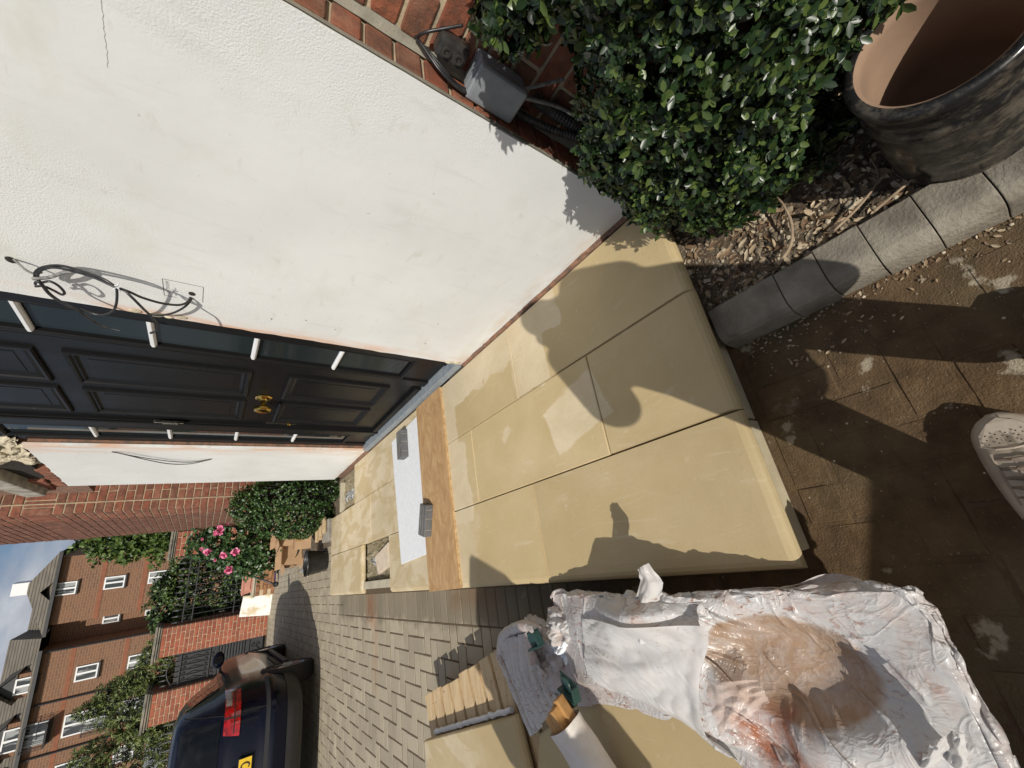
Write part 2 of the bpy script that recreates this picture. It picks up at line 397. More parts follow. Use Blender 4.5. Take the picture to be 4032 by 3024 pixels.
far = n.n('ShaderNodeMapRange'); far.inputs[1].default_value = 12.5; far.inputs[2].default_value = 13.5; n.l(p[1], far.inputs[0])
c = n.mix(far.outputs[0], c, n.mix(n.noise(.3, 6), (.10, .10, .095), (.07, .09, .04)))
M['ground'] = n.done(c, .9, n.bump(n.noise(80, 5, .7), .6, .01))
M['kerb'] = simple('kerb_concrete', (.28, .25, .20), (.15, .13, .10), 11, .9, .8, 110, var=.14)
n = NB('bed_soil'); c = n.mix(n.ramp(n.noise(14, 6, .65), .35, .65), (.085, .055, .032), (.21, .165, .115)); c = n.mix(n.ramp(n.noise(120, 3), .6, .66), c, (.42, .37, .29))
M['soil'] = n.done(c, .95, n.bump(n.noise(70, 6, .75), .9, .02))
M['deadleaf'] = leafmat('dead_leaf', (.13, .075, .04), (.30, .205, .12), (.56, .46, .32), .7)
M['pebble'] = leafmat('pebble', (.13, .10, .065), (.30, .24, .16), (.56, .49, .37), .85)
M['twig'] = simple('dry_twig', (.36, .27, .18), (.24, .17, .11), 30, .8, .3, 90)
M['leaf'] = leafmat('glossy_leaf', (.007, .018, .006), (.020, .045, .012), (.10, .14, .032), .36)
M['leafshade'] = leafmat('shaded_leaf', (.005, .010, .004), (.010, .020, .007), (.018, .03, .01), .5)  # darker inner leaves; the shade inside shrubs is put into their colour
M['boxleaf'] = leafmat('box_leaf', (.016, .040, .012), (.035, .08, .018), (.09, .15, .035), .35)
M['conifer'] = leafmat('conifer_leaf', (.04, .065, .016), (.10, .14, .032), (.22, .25, .07), .5)
M['roseleaf'] = leafmat('rose_leaf', (.02, .05, .016), (.04, .09, .022), (.09, .15, .05), .4)
M['ivy'] = leafmat('climber_leaf', (.02, .045, .012), (.05, .09, .02), (.16, .22, .06), .35)
M['tree'] = leafmat('tree_leaf', (.03, .06, .012), (.07, .12, .022), (.14, .20, .04), .5)
M['bark'] = simple('bark', (.10, .075, .05), (.06, .045, .03), 25, .9, .6, 60)
M['petal'] = leafmat('rose_petal', (.72, .12, .30), (.86, .26, .45), (.92, .52, .66), .5)
# glazed pot
n = NB('black_glaze'); c = n.mix(n.math('MULTIPLY', n.ramp(n.noise(22, 6, .74, stretch=(1, 1, 1.6)), .46, .70), .8), (.010, .010, .0105), (.17, .145, .11))
M['potout'] = n.done(c, n.ramp(n.noise(9, 4), .4, .65, .22, .6), n.bump(n.noise(60, 4), .1, .003), spec=.5)
M['terracotta'] = simple('terracotta', (.32, .21, .14), (.27, .175, .115), 12, .85, .1, 120)
# packaging
n = NB('white_plastic'); cw = n.mix(n.ramp(n.noise(4, 4), .3, .7), (.70, .69, .685), (.61, .60, .605))
dust = n.math('MULTIPLY', n.ramp(n.noise(4.5, 6, .7, dist=.8), .47, .72), .65); cw = n.mix(dust, cw, (.58, .38, .28))
cw = n.mix(n.math('MULTIPLY', n.ramp(n.noise(85, 4, .65, dist=.7, stretch=(1, .5, 1)), .55, .68), n.ramp(n.noise(3.3, 3), .42, .58)), cw, (.34, .15, .09))
pp_ = n.xyz(); ex_ = n.math('DIVIDE', n.math('SUBTRACT', pp_[0], -.335), .115); ey_ = n.math('DIVIDE', n.math('SUBTRACT', pp_[1], .555), .185)
rr_ = n.math('ADD', n.math('ADD', n.math('MULTIPLY', ex_, ex_), n.math('MULTIPLY', ey_, ey_)), n.math('MULTIPLY', n.math('SUBTRACT', n.noise(9, 4), .5), .5))
big = n.ramp(rr_, .86, 1.0, 1, 0); cw = n.mix(n.math('MULTIPLY', big, n.ramp(n.noise(13, 6, .72, dist=.8), .32, .62, .45, .95)), cw, (.40, .26, .165))
big2 = n.rect(-.49, .65, .06, .07, wob=.08, wscale=6, soft=.02); cw = n.mix(n.math('MULTIPLY', big2, n.ramp(n.noise(18, 6, .7), .35, .6)), cw, (.42, .17, .095))
cre = n.math('ABSOLUTE', n.math('SUBTRACT', n.noise(11, 3, .5, dist=1.4), .5)); cre2 = n.math('ABSOLUTE', n.math('SUBTRACT', n.noise(27, 3, .5, dist=1.0, stretch=(1, .5, 1)), .5))
hh = n.math('ADD', n.ramp(cre, 0, .07, 1, 0), n.math('MULTIPLY', n.ramp(cre2, 0, .09, 1, 0), .5))
tr = n.n('ShaderNodeBsdfTranslucent'); n.l(cw, tr.inputs[0]); mxs = n.n('ShaderNodeMixShader'); mxs.inputs[0].default_value = .22
M['plastic'] = n.done(cw, .30, n.bump(n.noise(34, 5, .65, dist=1.2), .18, .005, n.bump(hh, .30, .006)), spec=.5); n.l(n.b.outputs[0], mxs.inputs[1]); n.l(tr.outputs[0], mxs.inputs[2]); n.l(mxs.outputs[0], n.out.inputs[0])
n = NB('thin_plastic'); cw = n.mix(n.math('MULTIPLY', n.ramp(n.noise(7, 5, .65), .48, .75), .4), (.72, .71, .70), (.58, .47, .40))
cw = n.mix(n.math('MULTIPLY', n.ramp(n.noise(120, 3, .6, stretch=(1, .5, 1)), .60, .70), n.ramp(n.noise(5, 3), .40, .6)), cw, (.33, .20, .13))
tr = n.n('ShaderNodeBsdfTranslucent'); tr.inputs[0].default_value = (.8, .77, .72, 1); mxs = n.n('ShaderNodeMixShader'); mxs.inputs[0].default_value = .25
n.done(cw, .35, n.bump(n.noise(30, 4, dist=.8), .15, .005)); n.l(n.b.outputs[0], mxs.inputs[1]); n.l(tr.outputs[0], mxs.inputs[2]); n.l(mxs.outputs[0], n.out.inputs[0]); M['film'] = n.m
n = NB('clear_film'); tp = n.n('ShaderNodeBsdfTransparent'); mxs = n.n('ShaderNodeMixShader'); mxs.inputs[0].default_value = .45
n.done((.75, .6, .52), .15, n.bump(n.noise(40, 4, dist=.8), .5, .006)); n.l(tp.outputs[0], mxs.inputs[1]); n.l(n.b.outputs[0], mxs.inputs[2]); n.l(mxs.outputs[0], n.out.inputs[0]); M['clear'] = n.m
M['dustfloor'] = simple('brick_dust', (.40, .16, .09), (.66, .50, .40), 12, .9, .6, 60)
M['foamsleeve'] = simple('foam_sleeve', (.74, .70, .66), (.64, .58, .52), 12, .8, .3, 240)
M['greenplastic'] = simple('dark_green_plastic', (.012, .04, .035), (.02, .06, .052), 20, .45)
n = NB('pale_pine'); g = n.noise(26, 4, .6, stretch=(.25, 1.5, 1)); c = n.mix(n.ramp(g, .35, .7), (.62, .47, .28), (.47, .33, .18)); c = n.mix(n.ramp(n.noise(55, 2), .68, .72), c, (.22, .13, .07))
M['pine'] = n.done(c, .75, n.bump(g, .15, .003))
M['oak'] = simple('brown_timber', (.50, .28, .10), (.33, .16, .05), 20, .7, .2, 80)
M['card'] = simple('brown_cardboard', (.50, .33, .19), (.44, .28, .16), 8, .8, .05, 120)
M['tape'] = simple('brown_tape', (.46, .27, .12), (.40, .22, .10), 30, .35)
M['ink'] = simple('black_ink', (.02, .018, .016), (.03, .03, .03), 30, .6)
M['paper'] = simple('white_label', (.75, .77, .82), (.7, .72, .75), 30, .7)
M['bucket'] = simple('bucket_plastic', (.012, .012, .013), (.03, .03, .03), 12, .35)
n = NB('bottle_plastic'); M['bottle'] = n.done((.9, .95, .97), .05, None, trans=.85)
M['planter'] = simple('terracotta_plastic', (.58, .27, .20), (.5, .22, .16), 12, .6)
M['iron'] = simple('black_iron', (.03, .031, .034), (.05, .05, .052), 40, .4, .1, 120)
M['ironpanel'] = simple('black_sheet_steel', (.022, .024, .026), (.035, .036, .038), 10, .5)
M['cap'] = simple('weathered_coping', (.12, .115, .10), (.30, .27, .21), 7, .9, .4, 60)
M['coping'] = simple('stone_coping', (.52, .46, .34), (.40, .36, .27), 9, .9, .2, 60)
M['board'] = simple('white_painted_board', (.78, .77, .73), (.58, .47, .30), 5, .7, lo=.5, hi=.62)
M['cream'] = simple('cream_wall', (.62, .47, .24), (.55, .41, .2), 3, .9)
M['leadgrey'] = simple('grey_roof_sheet', (.20, .22, .23), (.16, .18, .19), 3, .7)
M['scoot'] = simple('iridescent_alloy', (.10, .42, .55), (.28, .16, .55), 9, .2, metal=1)
# car
n = NB('navy_car_paint'); n.b.inputs['Coat Weight'].default_value = .2; n.b.inputs['Coat Roughness'].default_value = .05
M['carpaint'] = n.done((.003, .004, .011), .25, None, metal=0, spec=.15)
M['carglass'] = simple('car_glass', (.005, .006, .007), (.007, .008, .009), 5, .06, spec=.3)
M['carblack'] = simple('bumper_plastic', (.016, .016, .017), (.022, .022, .022), 20, .55)
n = NB('tail_lamp_red'); n.b.inputs['Coat Weight'].default_value = 1; M['lampred'] = n.done(n.mix(n.ramp(n.noise(25, 2), .4, .6), (.42, .006, .006), (.18, .003, .004)), .12)
M['lampclear'] = simple('clear_lamp', (.45, .40, .36), (.2, .18, .16), 60, .1)
M['plate'] = simple('yellow_plate', (.78, .52, .03), (.74, .48, .03), 10, .35)
M['tyre'] = simple('tyre_rubber', (.014, .014, .014), (.022, .021, .02), 40, .8)
M['alloy'] = simple('alloy_wheel', (.35, .35, .36), (.25, .25, .26), 20, .3, metal=.9)
# far block
n = NB('far_brick'); bt = n.n('ShaderNodeTexBrick'); mpn = n.n('ShaderNodeMapping'); mpn.inputs['Rotation'].default_value = (rad(90), 0, 0)
n.l(n.obj(), mpn.inputs[0]); n.l(mpn.outputs[0], bt.inputs[0])
for k, v in (('Scale', 1.0), ('Brick Width', .45), ('Row Height', .15), ('Mortar Size', .016)): bt.inputs[k].default_value = v
bt.inputs['Color1'].default_value = (.215, .105, .058, 1); bt.inputs['Color2'].default_value = (.15, .078, .048, 1); bt.inputs['Mortar'].default_value = (.27, .18, .115, 1)
c = n.mix(n.math('MULTIPLY', n.ramp(n.noise(.5, 5, .6), .35, .7), .5), bt.outputs[0], (.24, .12, .065))
M['farbrick'] = n.done(c, .9)
M['farband'] = simple('far_soldier_band', (.28, .105, .055), (.22, .085, .045), 3, .9)
n = NB('roof_tile'); wvn = n.n('ShaderNodeTexWave'); wvn.bands_direction = 'Z'; wvn.inputs['Scale'].default_value = 1.25; n.l(n.obj(), wvn.inputs[0])
c = n.mix(n.ramp(n.noise(1.4, 5), .3, .7), (.13, .11, .085), (.19, .165, .125)); c = n.mix(n.ramp(wvn.outputs['Fac'], .02, .2), (.035, .03, .025), c)
M['rooftile'] = n.done(c, .9)
M['upvc'] = simple('white_window_frame', (.80, .80, .80), (.76, .76, .76), 5, .5)
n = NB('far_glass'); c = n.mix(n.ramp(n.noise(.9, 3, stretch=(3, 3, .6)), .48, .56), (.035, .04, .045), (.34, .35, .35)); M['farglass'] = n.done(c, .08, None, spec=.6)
M['gutter'] = simple('black_gutter', (.02, .021, .024), (.03, .03, .03), 3, .5)
M['skin'] = simple('skin', (.50, .30, .22), (.46, .27, .19), 8, .55)
M['jacket'] = simple('dark_jacket', (.03, .035, .045), (.045, .05, .06), 8, .9, .3, 60)
M['trousers'] = simple('dark_trousers', (.04, .04, .045), (.06, .058, .055), 8, .9, .3, 60)
M['hair'] = simple('brown_hair', (.04, .025, .015), (.06, .04, .025), 40, .6, .5, 120)
n = NB('dusty_leather'); c = n.mix(n.ramp(n.noise(10, 5, .6), .35, .7), (.46, .40, .33), (.31, .25, .19)); M['shoe'] = n.done(c, .6, n.bump(n.noise(40, 4), .15, .004))
M['sole'] = simple('dusty_sole', (.42, .36, .29), (.28, .22, .17), 18, .7, .2, 60)
M['lace'] = simple('dirty_lace', (.26, .20, .16), (.16, .12, .09), 60, .9)
# =================================================================== GROUND
g = MB().grid(1, 1, lambda a, b: (-300 + 600*a, -300 + 900*b, -.0012))
tag(g.build('ground', M['ground']), kind='structure'); GROUND = bpy.data.objects['ground']

# unit pieces shared by all look-alikes
def unit(name, bev=.06, seg=1):
    return MB().box(-.5, -.5, -.5, .5, .5, .5).mesh(name, bevel=bev, seg=seg)
def boxmesh(name, sx, sy, sz, bev, seg=1):
    return MB().box(-sx/2, -sy/2, -sz/2, sx/2, sy/2, sz/2).mesh(name, bevel=bev, seg=seg)
def withmat(me, m):
    me.materials.append(m); return me

# block paving: herringbone field, a soldier course along the landing
PX, PY, PP = -.0575, .26, .1015
pm_h = withmat(boxmesh('paver', .1955, .0945, .05, .004), M['paver']); pm_v = withmat(boxmesh('paver', .0945, .1955, .05, .004), M['paver']); pm_s = withmat(boxmesh('paver', .0945, .0945, .05, .004), M['paver'])
pav = []
def inlanding(x0, x1, y0, y1): return x1 > -.15 and y1 > .46
def cellok(ix, iy):
    x = PX + (ix+.5)*PP; y = PY + (iy+.5)*PP
    if x > .47 or x < -4.7 or y > 12: return False
    if .44 < y < 5.27 and ix > -4: return y < .47 and x > -.36
    return True
for iy in range(-9, 118):
    for ix in range(-46, 7):
        val = (ix - iy) % 4
        if val == 0: cells = [(ix, iy), (ix+1, iy)]
        elif val == 2: cells = [(ix, iy), (ix, iy-1)]
        else: continue
        ok = [c for c in cells if cellok(*c)]
        if not ok: continue
        cx = sum(PX + (c[0]+.5)*PP for c in ok)/len(ok); cy = sum(PY + (c[1]+.5)*PP for c in ok)/len(ok)
        pav.append((cx, cy, ('h' if val == 0 else 'v') if len(ok) == 2 else 's'))
for k in range(47):
    pav.append((-.2605, .52 + k*PP, 'h'))
CF = V((.388, .7185, -.577)); CU = V((-.149, -.569, -.809)); CR = V((.909, -.400, .1137))
def proj(P):
    d = V(P) - V((0, 0, CAMZ)); z = d.dot(CF)
    return (d.dot(CR)/z, d.dot(CU)/z, z) if z > .02 else None
def area(x, y):
    q = proj((x, y, 0))
    if q is None: return 0
    if abs(q[1]) > 1.36 or abs(q[0]) > 1.03: return 0
    return 1.32 / q[2]**3
pav.sort(key=lambda t: -area(t[0], t[1]))
rest = MB()
for i, (x, y, k) in enumerate(pav):
    dz = rnd.uniform(.0002, .0028)
    if i < 300 and area(x, y) > 0:
        link('paver', {'h': pm_h, 'v': pm_v, 's': pm_s}[k], None, GROUND, (x, y, -.025 + dz), (rnd.uniform(-.006, .006), rnd.uniform(-.006, .006), rnd.uniform(-.012, .012)))
    else:
        hx, hy = {'h': (.0975, .0470), 'v': (.0470, .0975), 's': (.0470, .0470)}[k]; rest.box(x-hx, y-hy, -.03, x+hx, y+hy, dz)
o = rest.build('paver_field', M['paverfar'], GROUND, fix=False); tag(o, kind='stuff')

mb = MB().grid(150, 95, lambda u, v: (-.62 + 1.12*u, -.35 + .83*v, -.0030 + .0056*(.5 + .5*mnoise.fractal(V((u*15, v*11, 3)), 1, 2.2, 4)) - .004*max(0, (.22-u)*4)))
tag(mb.build('mud', M['paverfar'], smooth=True), kind='structure')
# =================================================================== HOUSE
H = thing('house', 'white rendered house front with black front door between red brick piers', 'house', (1.15, 2.8, 0))
def ragged(y0, y1, z0, z1, x0, x1, name, edges):
    """render panel whose named edges are slightly ragged"""
    mb = MB(); ny, nz_ = 60, 80
    pts = []
    def jag(t, s): return (mnoise.noise(V((t*9, s, 0)))*.6 + mnoise.noise(V((t*31, s, 3)))*.4)
    def P(u, v, x):
        ya = y0 + (jag(v*(z1-z0), 1)*.006 if 'a' in edges else 0); yb = y1 + (jag(v*(z1-z0), 5)*.008 if 'b' in edges else 0)
        za = z0 + (jag(u*(y1-y0), 9)*.008 if 'd' in edges else 0); zb = z1 + (jag(u*(y1-y0), 13)*.02 if 'u' in edges else 0)
        return (x, ya + (yb-ya)*u, za + (zb-za)*v)
    mb.grid(ny, nz_, lambda u, v: P(1-u, v, x0))
    # rim
    rim = [(0, j/nz_) for j in range(nz_+1)] + [(i/ny, 1) for i in range(1, ny+1)] + [(1, 1-j/nz_) for j in range(1, nz_+1)] + [(1-i/ny, 0) for i in range(1, ny)]
    o = len(mb.v)
    for u, v in rim: mb.v.append(P(u, v, x0)); mb.v.append(P(u, v, x1))
    k = len(rim)
    for i in range(k):
        a = o + 2*i; b = o + 2*((i+1) % k); mb.f.append((a, b, b+1, a+1))
    return mb.build(name, M['render'], H)
WX = 1.09
ragged(.532, 1.862, .196, 3.5, WX, WX+.02, 'render_panel', 'bd')
ragged(3.745, 4.97, .21, 2.36, WX, WX+.02, 'render_panel', 'adu')
# masonry behind the render (return faces of brick colour show in the reveals)
back = MB().box(WX+.02, .545, 0, 1.36, 1.88, 3.6).box(WX+.02, 3.752, 0, 1.36, 4.96, 2.345)
back.box(1.20, 1.6, 2.62, 1.5, 4.2, 3.6)
back.build('masonry_core', M['gap'], H)
# mortar strip at the foot of the render and its flaking edge
for a, b in ((.535, 1.865), (3.75, 4.27)):
    k = int((b-a)/.03)
    MB().grid(k, 3, lambda u, v: (WX - .008 + .012*v + mnoise.noise(V((u*k*.7, v*3, 2)))*.005, a + (b-a)*u, .176 + .026*v + mnoise.noise(V((u*k*.9, v*2, 7)))*.005)).build('base_mortar', M['gap'], H)

# ---- near brick wall beside the render
MBK = unit('brick', .05); withmat(MBK, M['brick'])
MBF = unit('brick', .05); withmat(MBF, M['brick_far'])
NB_COUNT = [0]
def brick(x0, x1, y0, y1, z0, z1, me=MBK, parent=None):
    j = lambda a: rnd.uniform(-a, a)
    NB_COUNT[0] += 1
    return link('brick', me, None, parent or H, ((x0+x1)/2 + j(.0015), (y0+y1)/2 + j(.0015), (z0+z1)/2 + j(.001)), (j(.01), j(.01), j(.01)), (abs(x1-x0), abs(y1-y0), abs(z1-z0)))
core = MB().box(1.224, -1.2, 0, 1.5, .54, 3.6); core.build('mortar_wall', M['mortar'], H)
core = MB().box(1.112, .538, .1, 1.36, .56, 3.6); core.build('mortar_return', M['mortar'], H)
strip = MB().grid(1, 90, lambda u, v: (WX + .004 + .024*u + mnoise.noise(V((v*40, u, 0)))*.003, .527 + .004*u, .2 + 3*v)); strip.build('mortar_fillet', M['mortar_grey'], H)
strip = MB().grid(2, 90, lambda u, v: (1.207 + .017*u, .527 - .022*u + mnoise.noise(V((v*40, u, 5)))*.003, .1 + 3*v)); strip.build('mortar_fillet', M['mortar_grey'], H)
for c in range(24):
    z0 = .345 + (c - 4)*.075; z1 = z0 + .063
    if z1 < .2: continue
    brick(1.117, 1.206, .527, .56, z0, z1)
    y = .505
    L_ = [.1, .215, .215, .215] if c % 2 else [.215, .215, .215]
    for ln in L_:
        if y - ln < -.25: break
        brick(1.2185, 1.25, y - ln, y, z0, z1); y -= ln + .011

# ---- far pier
FY, FX = 6.15, 1.062
fc = MB().box(FX+.006, FY+.006, 0, 1.6, 8.2, 3.9); fc.build('mortar_pier', M['mortar'], H)
MB().box(1.40, 4.9, 0, 1.6, FY, 3.9).build('recessed_wall', M['brick_far'], H)
farrest = MB()
for x in (FX + .105, FX + .3295): MB().box(x - .006, FY - .003, .4, x + .006, FY + .02, 3.75).build('vertical_joint', M['mortar'], H)
zc = .42; c = 0
while zc < 3.75:
    sold = 2.66 < zc < 2.74
    h = .205 if sold else .063
    def put(x0, x1, y0, y1, big):
        if big: brick(x0, x1, y0, y1, zc, zc + h, MBF)
        else: farrest.box(x0, y0, zc, x1, y1, zc + h)
    big = zc > .85
    if sold:
        x = FX
        while x < 1.38: put(x, x+.063, FY, FY+.03, True); x += .074
        y = FY + .002
        while y < 8.15: put(FX, FX+.03, y+.033, y+.096, y < 6.55); y += .074
    else:
        segs = [(FX, FX+.0985), (FX+.1115, FX+.323)] if c % 2 else [(FX, FX+.0985), (FX+.1115, FX+.212), (FX+.223, FX+.323)]
        for a, b in segs: put(a, b, FY, FY+.03, big)
        y = FY + .034; first = True
        while y < 8.15:
            ln = (.07 if c % 2 else .185) if first else .215; first = False
            y1 = min(y + ln, 8.2); put(FX, FX+.03, y, y1, big and y < 6.55); y = y1 + .011
    zc += h + .012; c += 1
tag(farrest.build('brick_field', M['brick_far'], H, fix=False), kind='stuff')

# ---- broken opening above the left panel
mb = MB().grid(46, 24, lambda u, v: (1.13 + mnoise.fractal(V((u*9, v*6, 1)), 1, 2, 4)*.05, 3.70 + .75*u, 2.385 + .42*v + (u)*.03 + mnoise.noise(V((u*12, 0, 4)))*.02))
mb.build('broken_mortar', M['rubble'], H)
MB().box(1.16, 3.70, 2.30, 1.5, 5.6, 3.3).build('masonry_core', M['gap'], H)
for i in range(46):
    y = 3.7 + rnd.random()*.85; z = 2.40 + rnd.random()*.33; r = rnd.uniform(.012, .035)
    MB().ball((1.105 + rnd.uniform(0, .04), y, z), (r*.7, r*1.3, r), 7, 5).build('rubble_lump', M['rubble'], H)
MB().prism3([(1.02, 4.36, 2.60), (1.02, 5.02, 2.48), (1.02, 5.06, 2.60), (1.02, 4.42, 2.74)], (.16, 0, 0)).build('old_lintel', M['lintel'], H, bevel=.01)
MB().prism3([(1.10, 4.30, 2.44), (1.10, 5.0, 2.40), (1.10, 5.0, 2.56), (1.10, 4.33, 2.66)], (.05, 0, 0)).build('hollow', M['dark'], H)  # solid block; its near-black colour stands in for shade in the cavity
for k in range(7): brick(1.095, 1.15, 4.42 + .083*k, 4.49 + .083*k, 2.37, 2.43 + rnd.uniform(0, .02), MBF)
for k in range(5): brick(1.08, 1.15, 4.72 + .075*k, 4.785 + .075*k, 2.45, 2.60, MBF)
for k in range(6): brick(1.10, 1.15, 4.96, 5.03, 2.40 + .075*k, 2.463 + .075*k, MBF)

# ---- door frame, side lights
FXF = 1.132
fr = thing('door_frame', None, None); attach(fr, H)
def jamb(y0, y1, z0, z1, x0=FXF, x1=1.22, name='post', par=None, bev=.004):
    return MB().box(x0, y0, z0, x1, y1, z1).build(name, M['black'], par or fr, bevel=bev)
jamb(1.855, 1.985, .236, 2.62); jamb(2.245, 2.318, .236, 2.62); jamb(3.298, 3.445, .236, 2.62); jamb(3.675, 3.742, .236, 2.62)
jamb(1.986, 2.244, .236, .425, FXF+.012, name='lower_panel'); jamb(3.446, 3.674, .236, .425, FXF+.012, name='lower_panel')
jamb(1.986, 2.244, 2.43, 2.62, FXF+.004, name='head_rail'); jamb(3.446, 3.674, 2.43, 2.62, FXF+.004, name='head_rail'); jamb(2.319, 3.297, 2.47, 2.62, FXF+.004, name='head_rail')
def ring(par, y0, y1, z0, z1, prof, m, name):
    """mitred moulding: prof = (inset, x) steps"""
    mb = MB(); rows = [[(x, y0+i, z0+i), (x, y1-i, z0+i), (x, y1-i, z1-i), (x, y0+i, z1-i)] for i, x in prof]
    for r in rows: mb.v += r
    for k in range(len(rows)-1):
        for a in range(4):
            b = (a+1) % 4; mb.f.append((4*k+a, 4*k+b, 4*k+4+b, 4*k+4+a))
    return mb.build(name, m, par, bevel=0)
def beads(y0, y1):
    ring(fr, y0-.016, y1+.016, .425, 2.43, [(0, FXF+.004), (.003, FXF-.002), (.010, FXF-.003), (.016, FXF+.002), (.020, FXF+.006), (.022, FXF+.03)], M['black'], 'glazing_bead')
beads(1.998, 2.222); beads(3.456, 3.662)
def sidelight(y0, y1, reeds):
    s = thing('side_light', None, None); attach(s, H)
    zs = [.455, .845, 1.242, 1.637, 2.022, 2.41]
    for a, b in zip(zs[:-1], zs[1:]):
        if reeds: mb = MB().grid(14*6, 1, lambda u, v: (1.152 + .0035*abs(math.sin(u*14*math.pi)), y1 + (y0-y1)*u, a + (b-a)*v))
        else: mb = MB().box(1.150, y0, a, 1.155, y1, b)
        mb.build('pane', M['glass'], s, smooth=reeds)
    for z in zs[1:-1]:
        prof = [(0, -.0125), (.012, -.0125), (.022, -.005), (.022, .005), (.012, .0125), (0, .0125)]
        MB().prism3([(1.150 - a*.9, y0 - .004, z + b) for a, b in prof], (0, y1 - y0 + .008, 0)).build('glazing_bar', M['barwhite'], s, bevel=.002)
    return s
sidelight(1.998, 2.222, True); sidelight(3.456, 3.662, False)
MB().box(1.2, 1.9, .2, 1.25, 3.74, 2.6).build('hall_backing', M['dark'], H)
# ---- the door leaf
D = thing('door', None, None); attach(D, H)
DX = 1.148
MB().box(DX, 2.326, .245, DX+.045, 3.288, 2.465).build('leaf', M['black'], D, bevel=.003)
for y0, y1 in ((2.392, 2.752), (2.826, 3.196)):
    for z0, z1 in ((.446, 1.048), (1.232, 1.966), (2.05, 2.40)):
        ring(D, y0, y1, z0, z1, [(0, DX+.001), (.002, DX-.012), (.010, DX-.017), (.020, DX-.015), (.026, DX-.007), (.034, DX-.009), (.044, DX-.001), (.050, DX+.0005)], M['black'], 'panel_moulding')
        MB().box(DX-.0025, y0+.075, z0+.075, DX+.01, y1-.075, z1-.075).build('panel', M['black'], D, bevel=.002)
MB().box(DX-.028, 2.345, .250, DX, 3.285, .290).build('weather_bar', M['black'], D, bevel=.006)
MB().box(FXF-.014, 3.302, .236, FXF, 3.345, 2.45).build('stop_bead', M['black'], D, bevel=.006)
MB().lathe([(0, .0), (.050, .0), (.050, .004), (.042, .010), (.020, .014), (.017, .022), (.015, .05), (.02, .06), (.046, .068), (.052, .078), (.050, .088), (.036, .096), (0, .098)], (DX-.002, 2.774, 1.14), 8, (-1, 0, 0), a0=.39).build('door_knob', M['brass'], D)
k = MB().box(FXF-.018, 3.262, 1.55, FXF, 3.272, 1.70).box(FXF-.03, 3.235, 1.575, FXF-.012, 3.262, 1.655); k.build('latch_plate', M['chrome'], D, bevel=.002)
k = MB().lathe([(0, 0), (.013, 0), (.013, .012), (.009, .016), (0, .016)], (DX-.002, 3.245, .932), 12, (-1, 0, 0)); k.build('key_lock', M['brass'], D)
MB().box(DX-.006, 3.25, .88, DX, 3.275, 1.08).build('lock_edge', M['chrome'], D, bevel=.001)
MB().box(FXF-.052, 1.868, .188, 1.23, 3.742, .2345).build('threshold', M['sill'], H, bevel=.004)
# chips in the render along the frame
for (y, z, r) in ((1.838, 1.52, .02), (1.85, 1.60, .024), (1.846, 1.66, .02), (1.852, 1.56, .014), (1.856, .285, .02), (1.845, .235, .03)):
    MB().ball((WX-.002, y, z), (.006, r*.6, r), 9, 6).build('chipped_render', M['rubble'], H)
MB().ball((WX, 1.657, 1.936), (.006, .017, .013), 10, 6).build('drill_hole', M['dark'], H)
MB().ball((WX, 1.652, 1.483), (.005, .013, .011), 10, 6).build('drill_hole', M['dark'], H)
for (y, z, r) in ((1.73, 1.21, .006), (1.69, 1.08, .005), (1.70, .50, .006), (1.50, .52, .005), (1.72, .95, .004)):
    MB().ball((WX+.001, y, z), (.002, r, r*.7), 7, 5).build('fixing_hole', M['dark'], H)
CF = V((.388, .7185, -.577)); CU = V((-.149, -.569, -.809)); CR = V((.909, -.400, .1137))
def at(px, X):
    u = (3024 - px[1] - 1512)/1549.; v = (px[0] - 2016)/1549.
    d = CR*u + CU*v + CF; return V((0, 0, CAMZ)) + d*(X/d.x)
def crack(pts, r=.0012):
    q = []
    for (ya, za), (yb, zb) in zip(pts[:-1], pts[1:]):
        for i in range(8):
            t = i/8; q.append((WX - .0003, ya + (yb-ya)*t + mnoise.noise(V((ya*50+t*9, za*30, 0)))*.008, za + (zb-za)*t + mnoise.noise(V((za*50+t*9, 3, 0)))*.004))
    MB().tube(q, r, 4).build('crack', M['mortar_grey'], H)
def pc_(l, r): crack([tuple(at((x*1.82278, y*1.82278), WX))[1:] for x, y in l], r)
pc_([(217, -20), (222, 30), (226, 72), (231, 110), (234, 150)], .0003)
# pencilled outline for a fitting, with scribbled note
for a, b in (((1.592, 1.566), (1.593, 1.448)), ((1.593, 1.448), (1.698, 1.450)), ((1.698, 1.566), (1.592, 1.566)), ((1.698, 1.53), (1.698, 1.566))):
    MB().bar((WX-.0004, *a), (WX-.0004, *b), .0016, .0008, (1, 0, 0)).build('pencil_line', M['pencil'], H)
sc = MB()
for t in range(9):
    y = 1.603 + t*.0075 + (.012 if t > 6 else 0); sc.tube([(WX-.0004, y + .0028*math.cos(a*1.3+t), 1.553 + .005*math.sin(a*(1+.2*(t % 3)))) for a in np.linspace(0, 5, 9)], .0006, 4)
sc.build('pencil_note', M['pencil'], H)
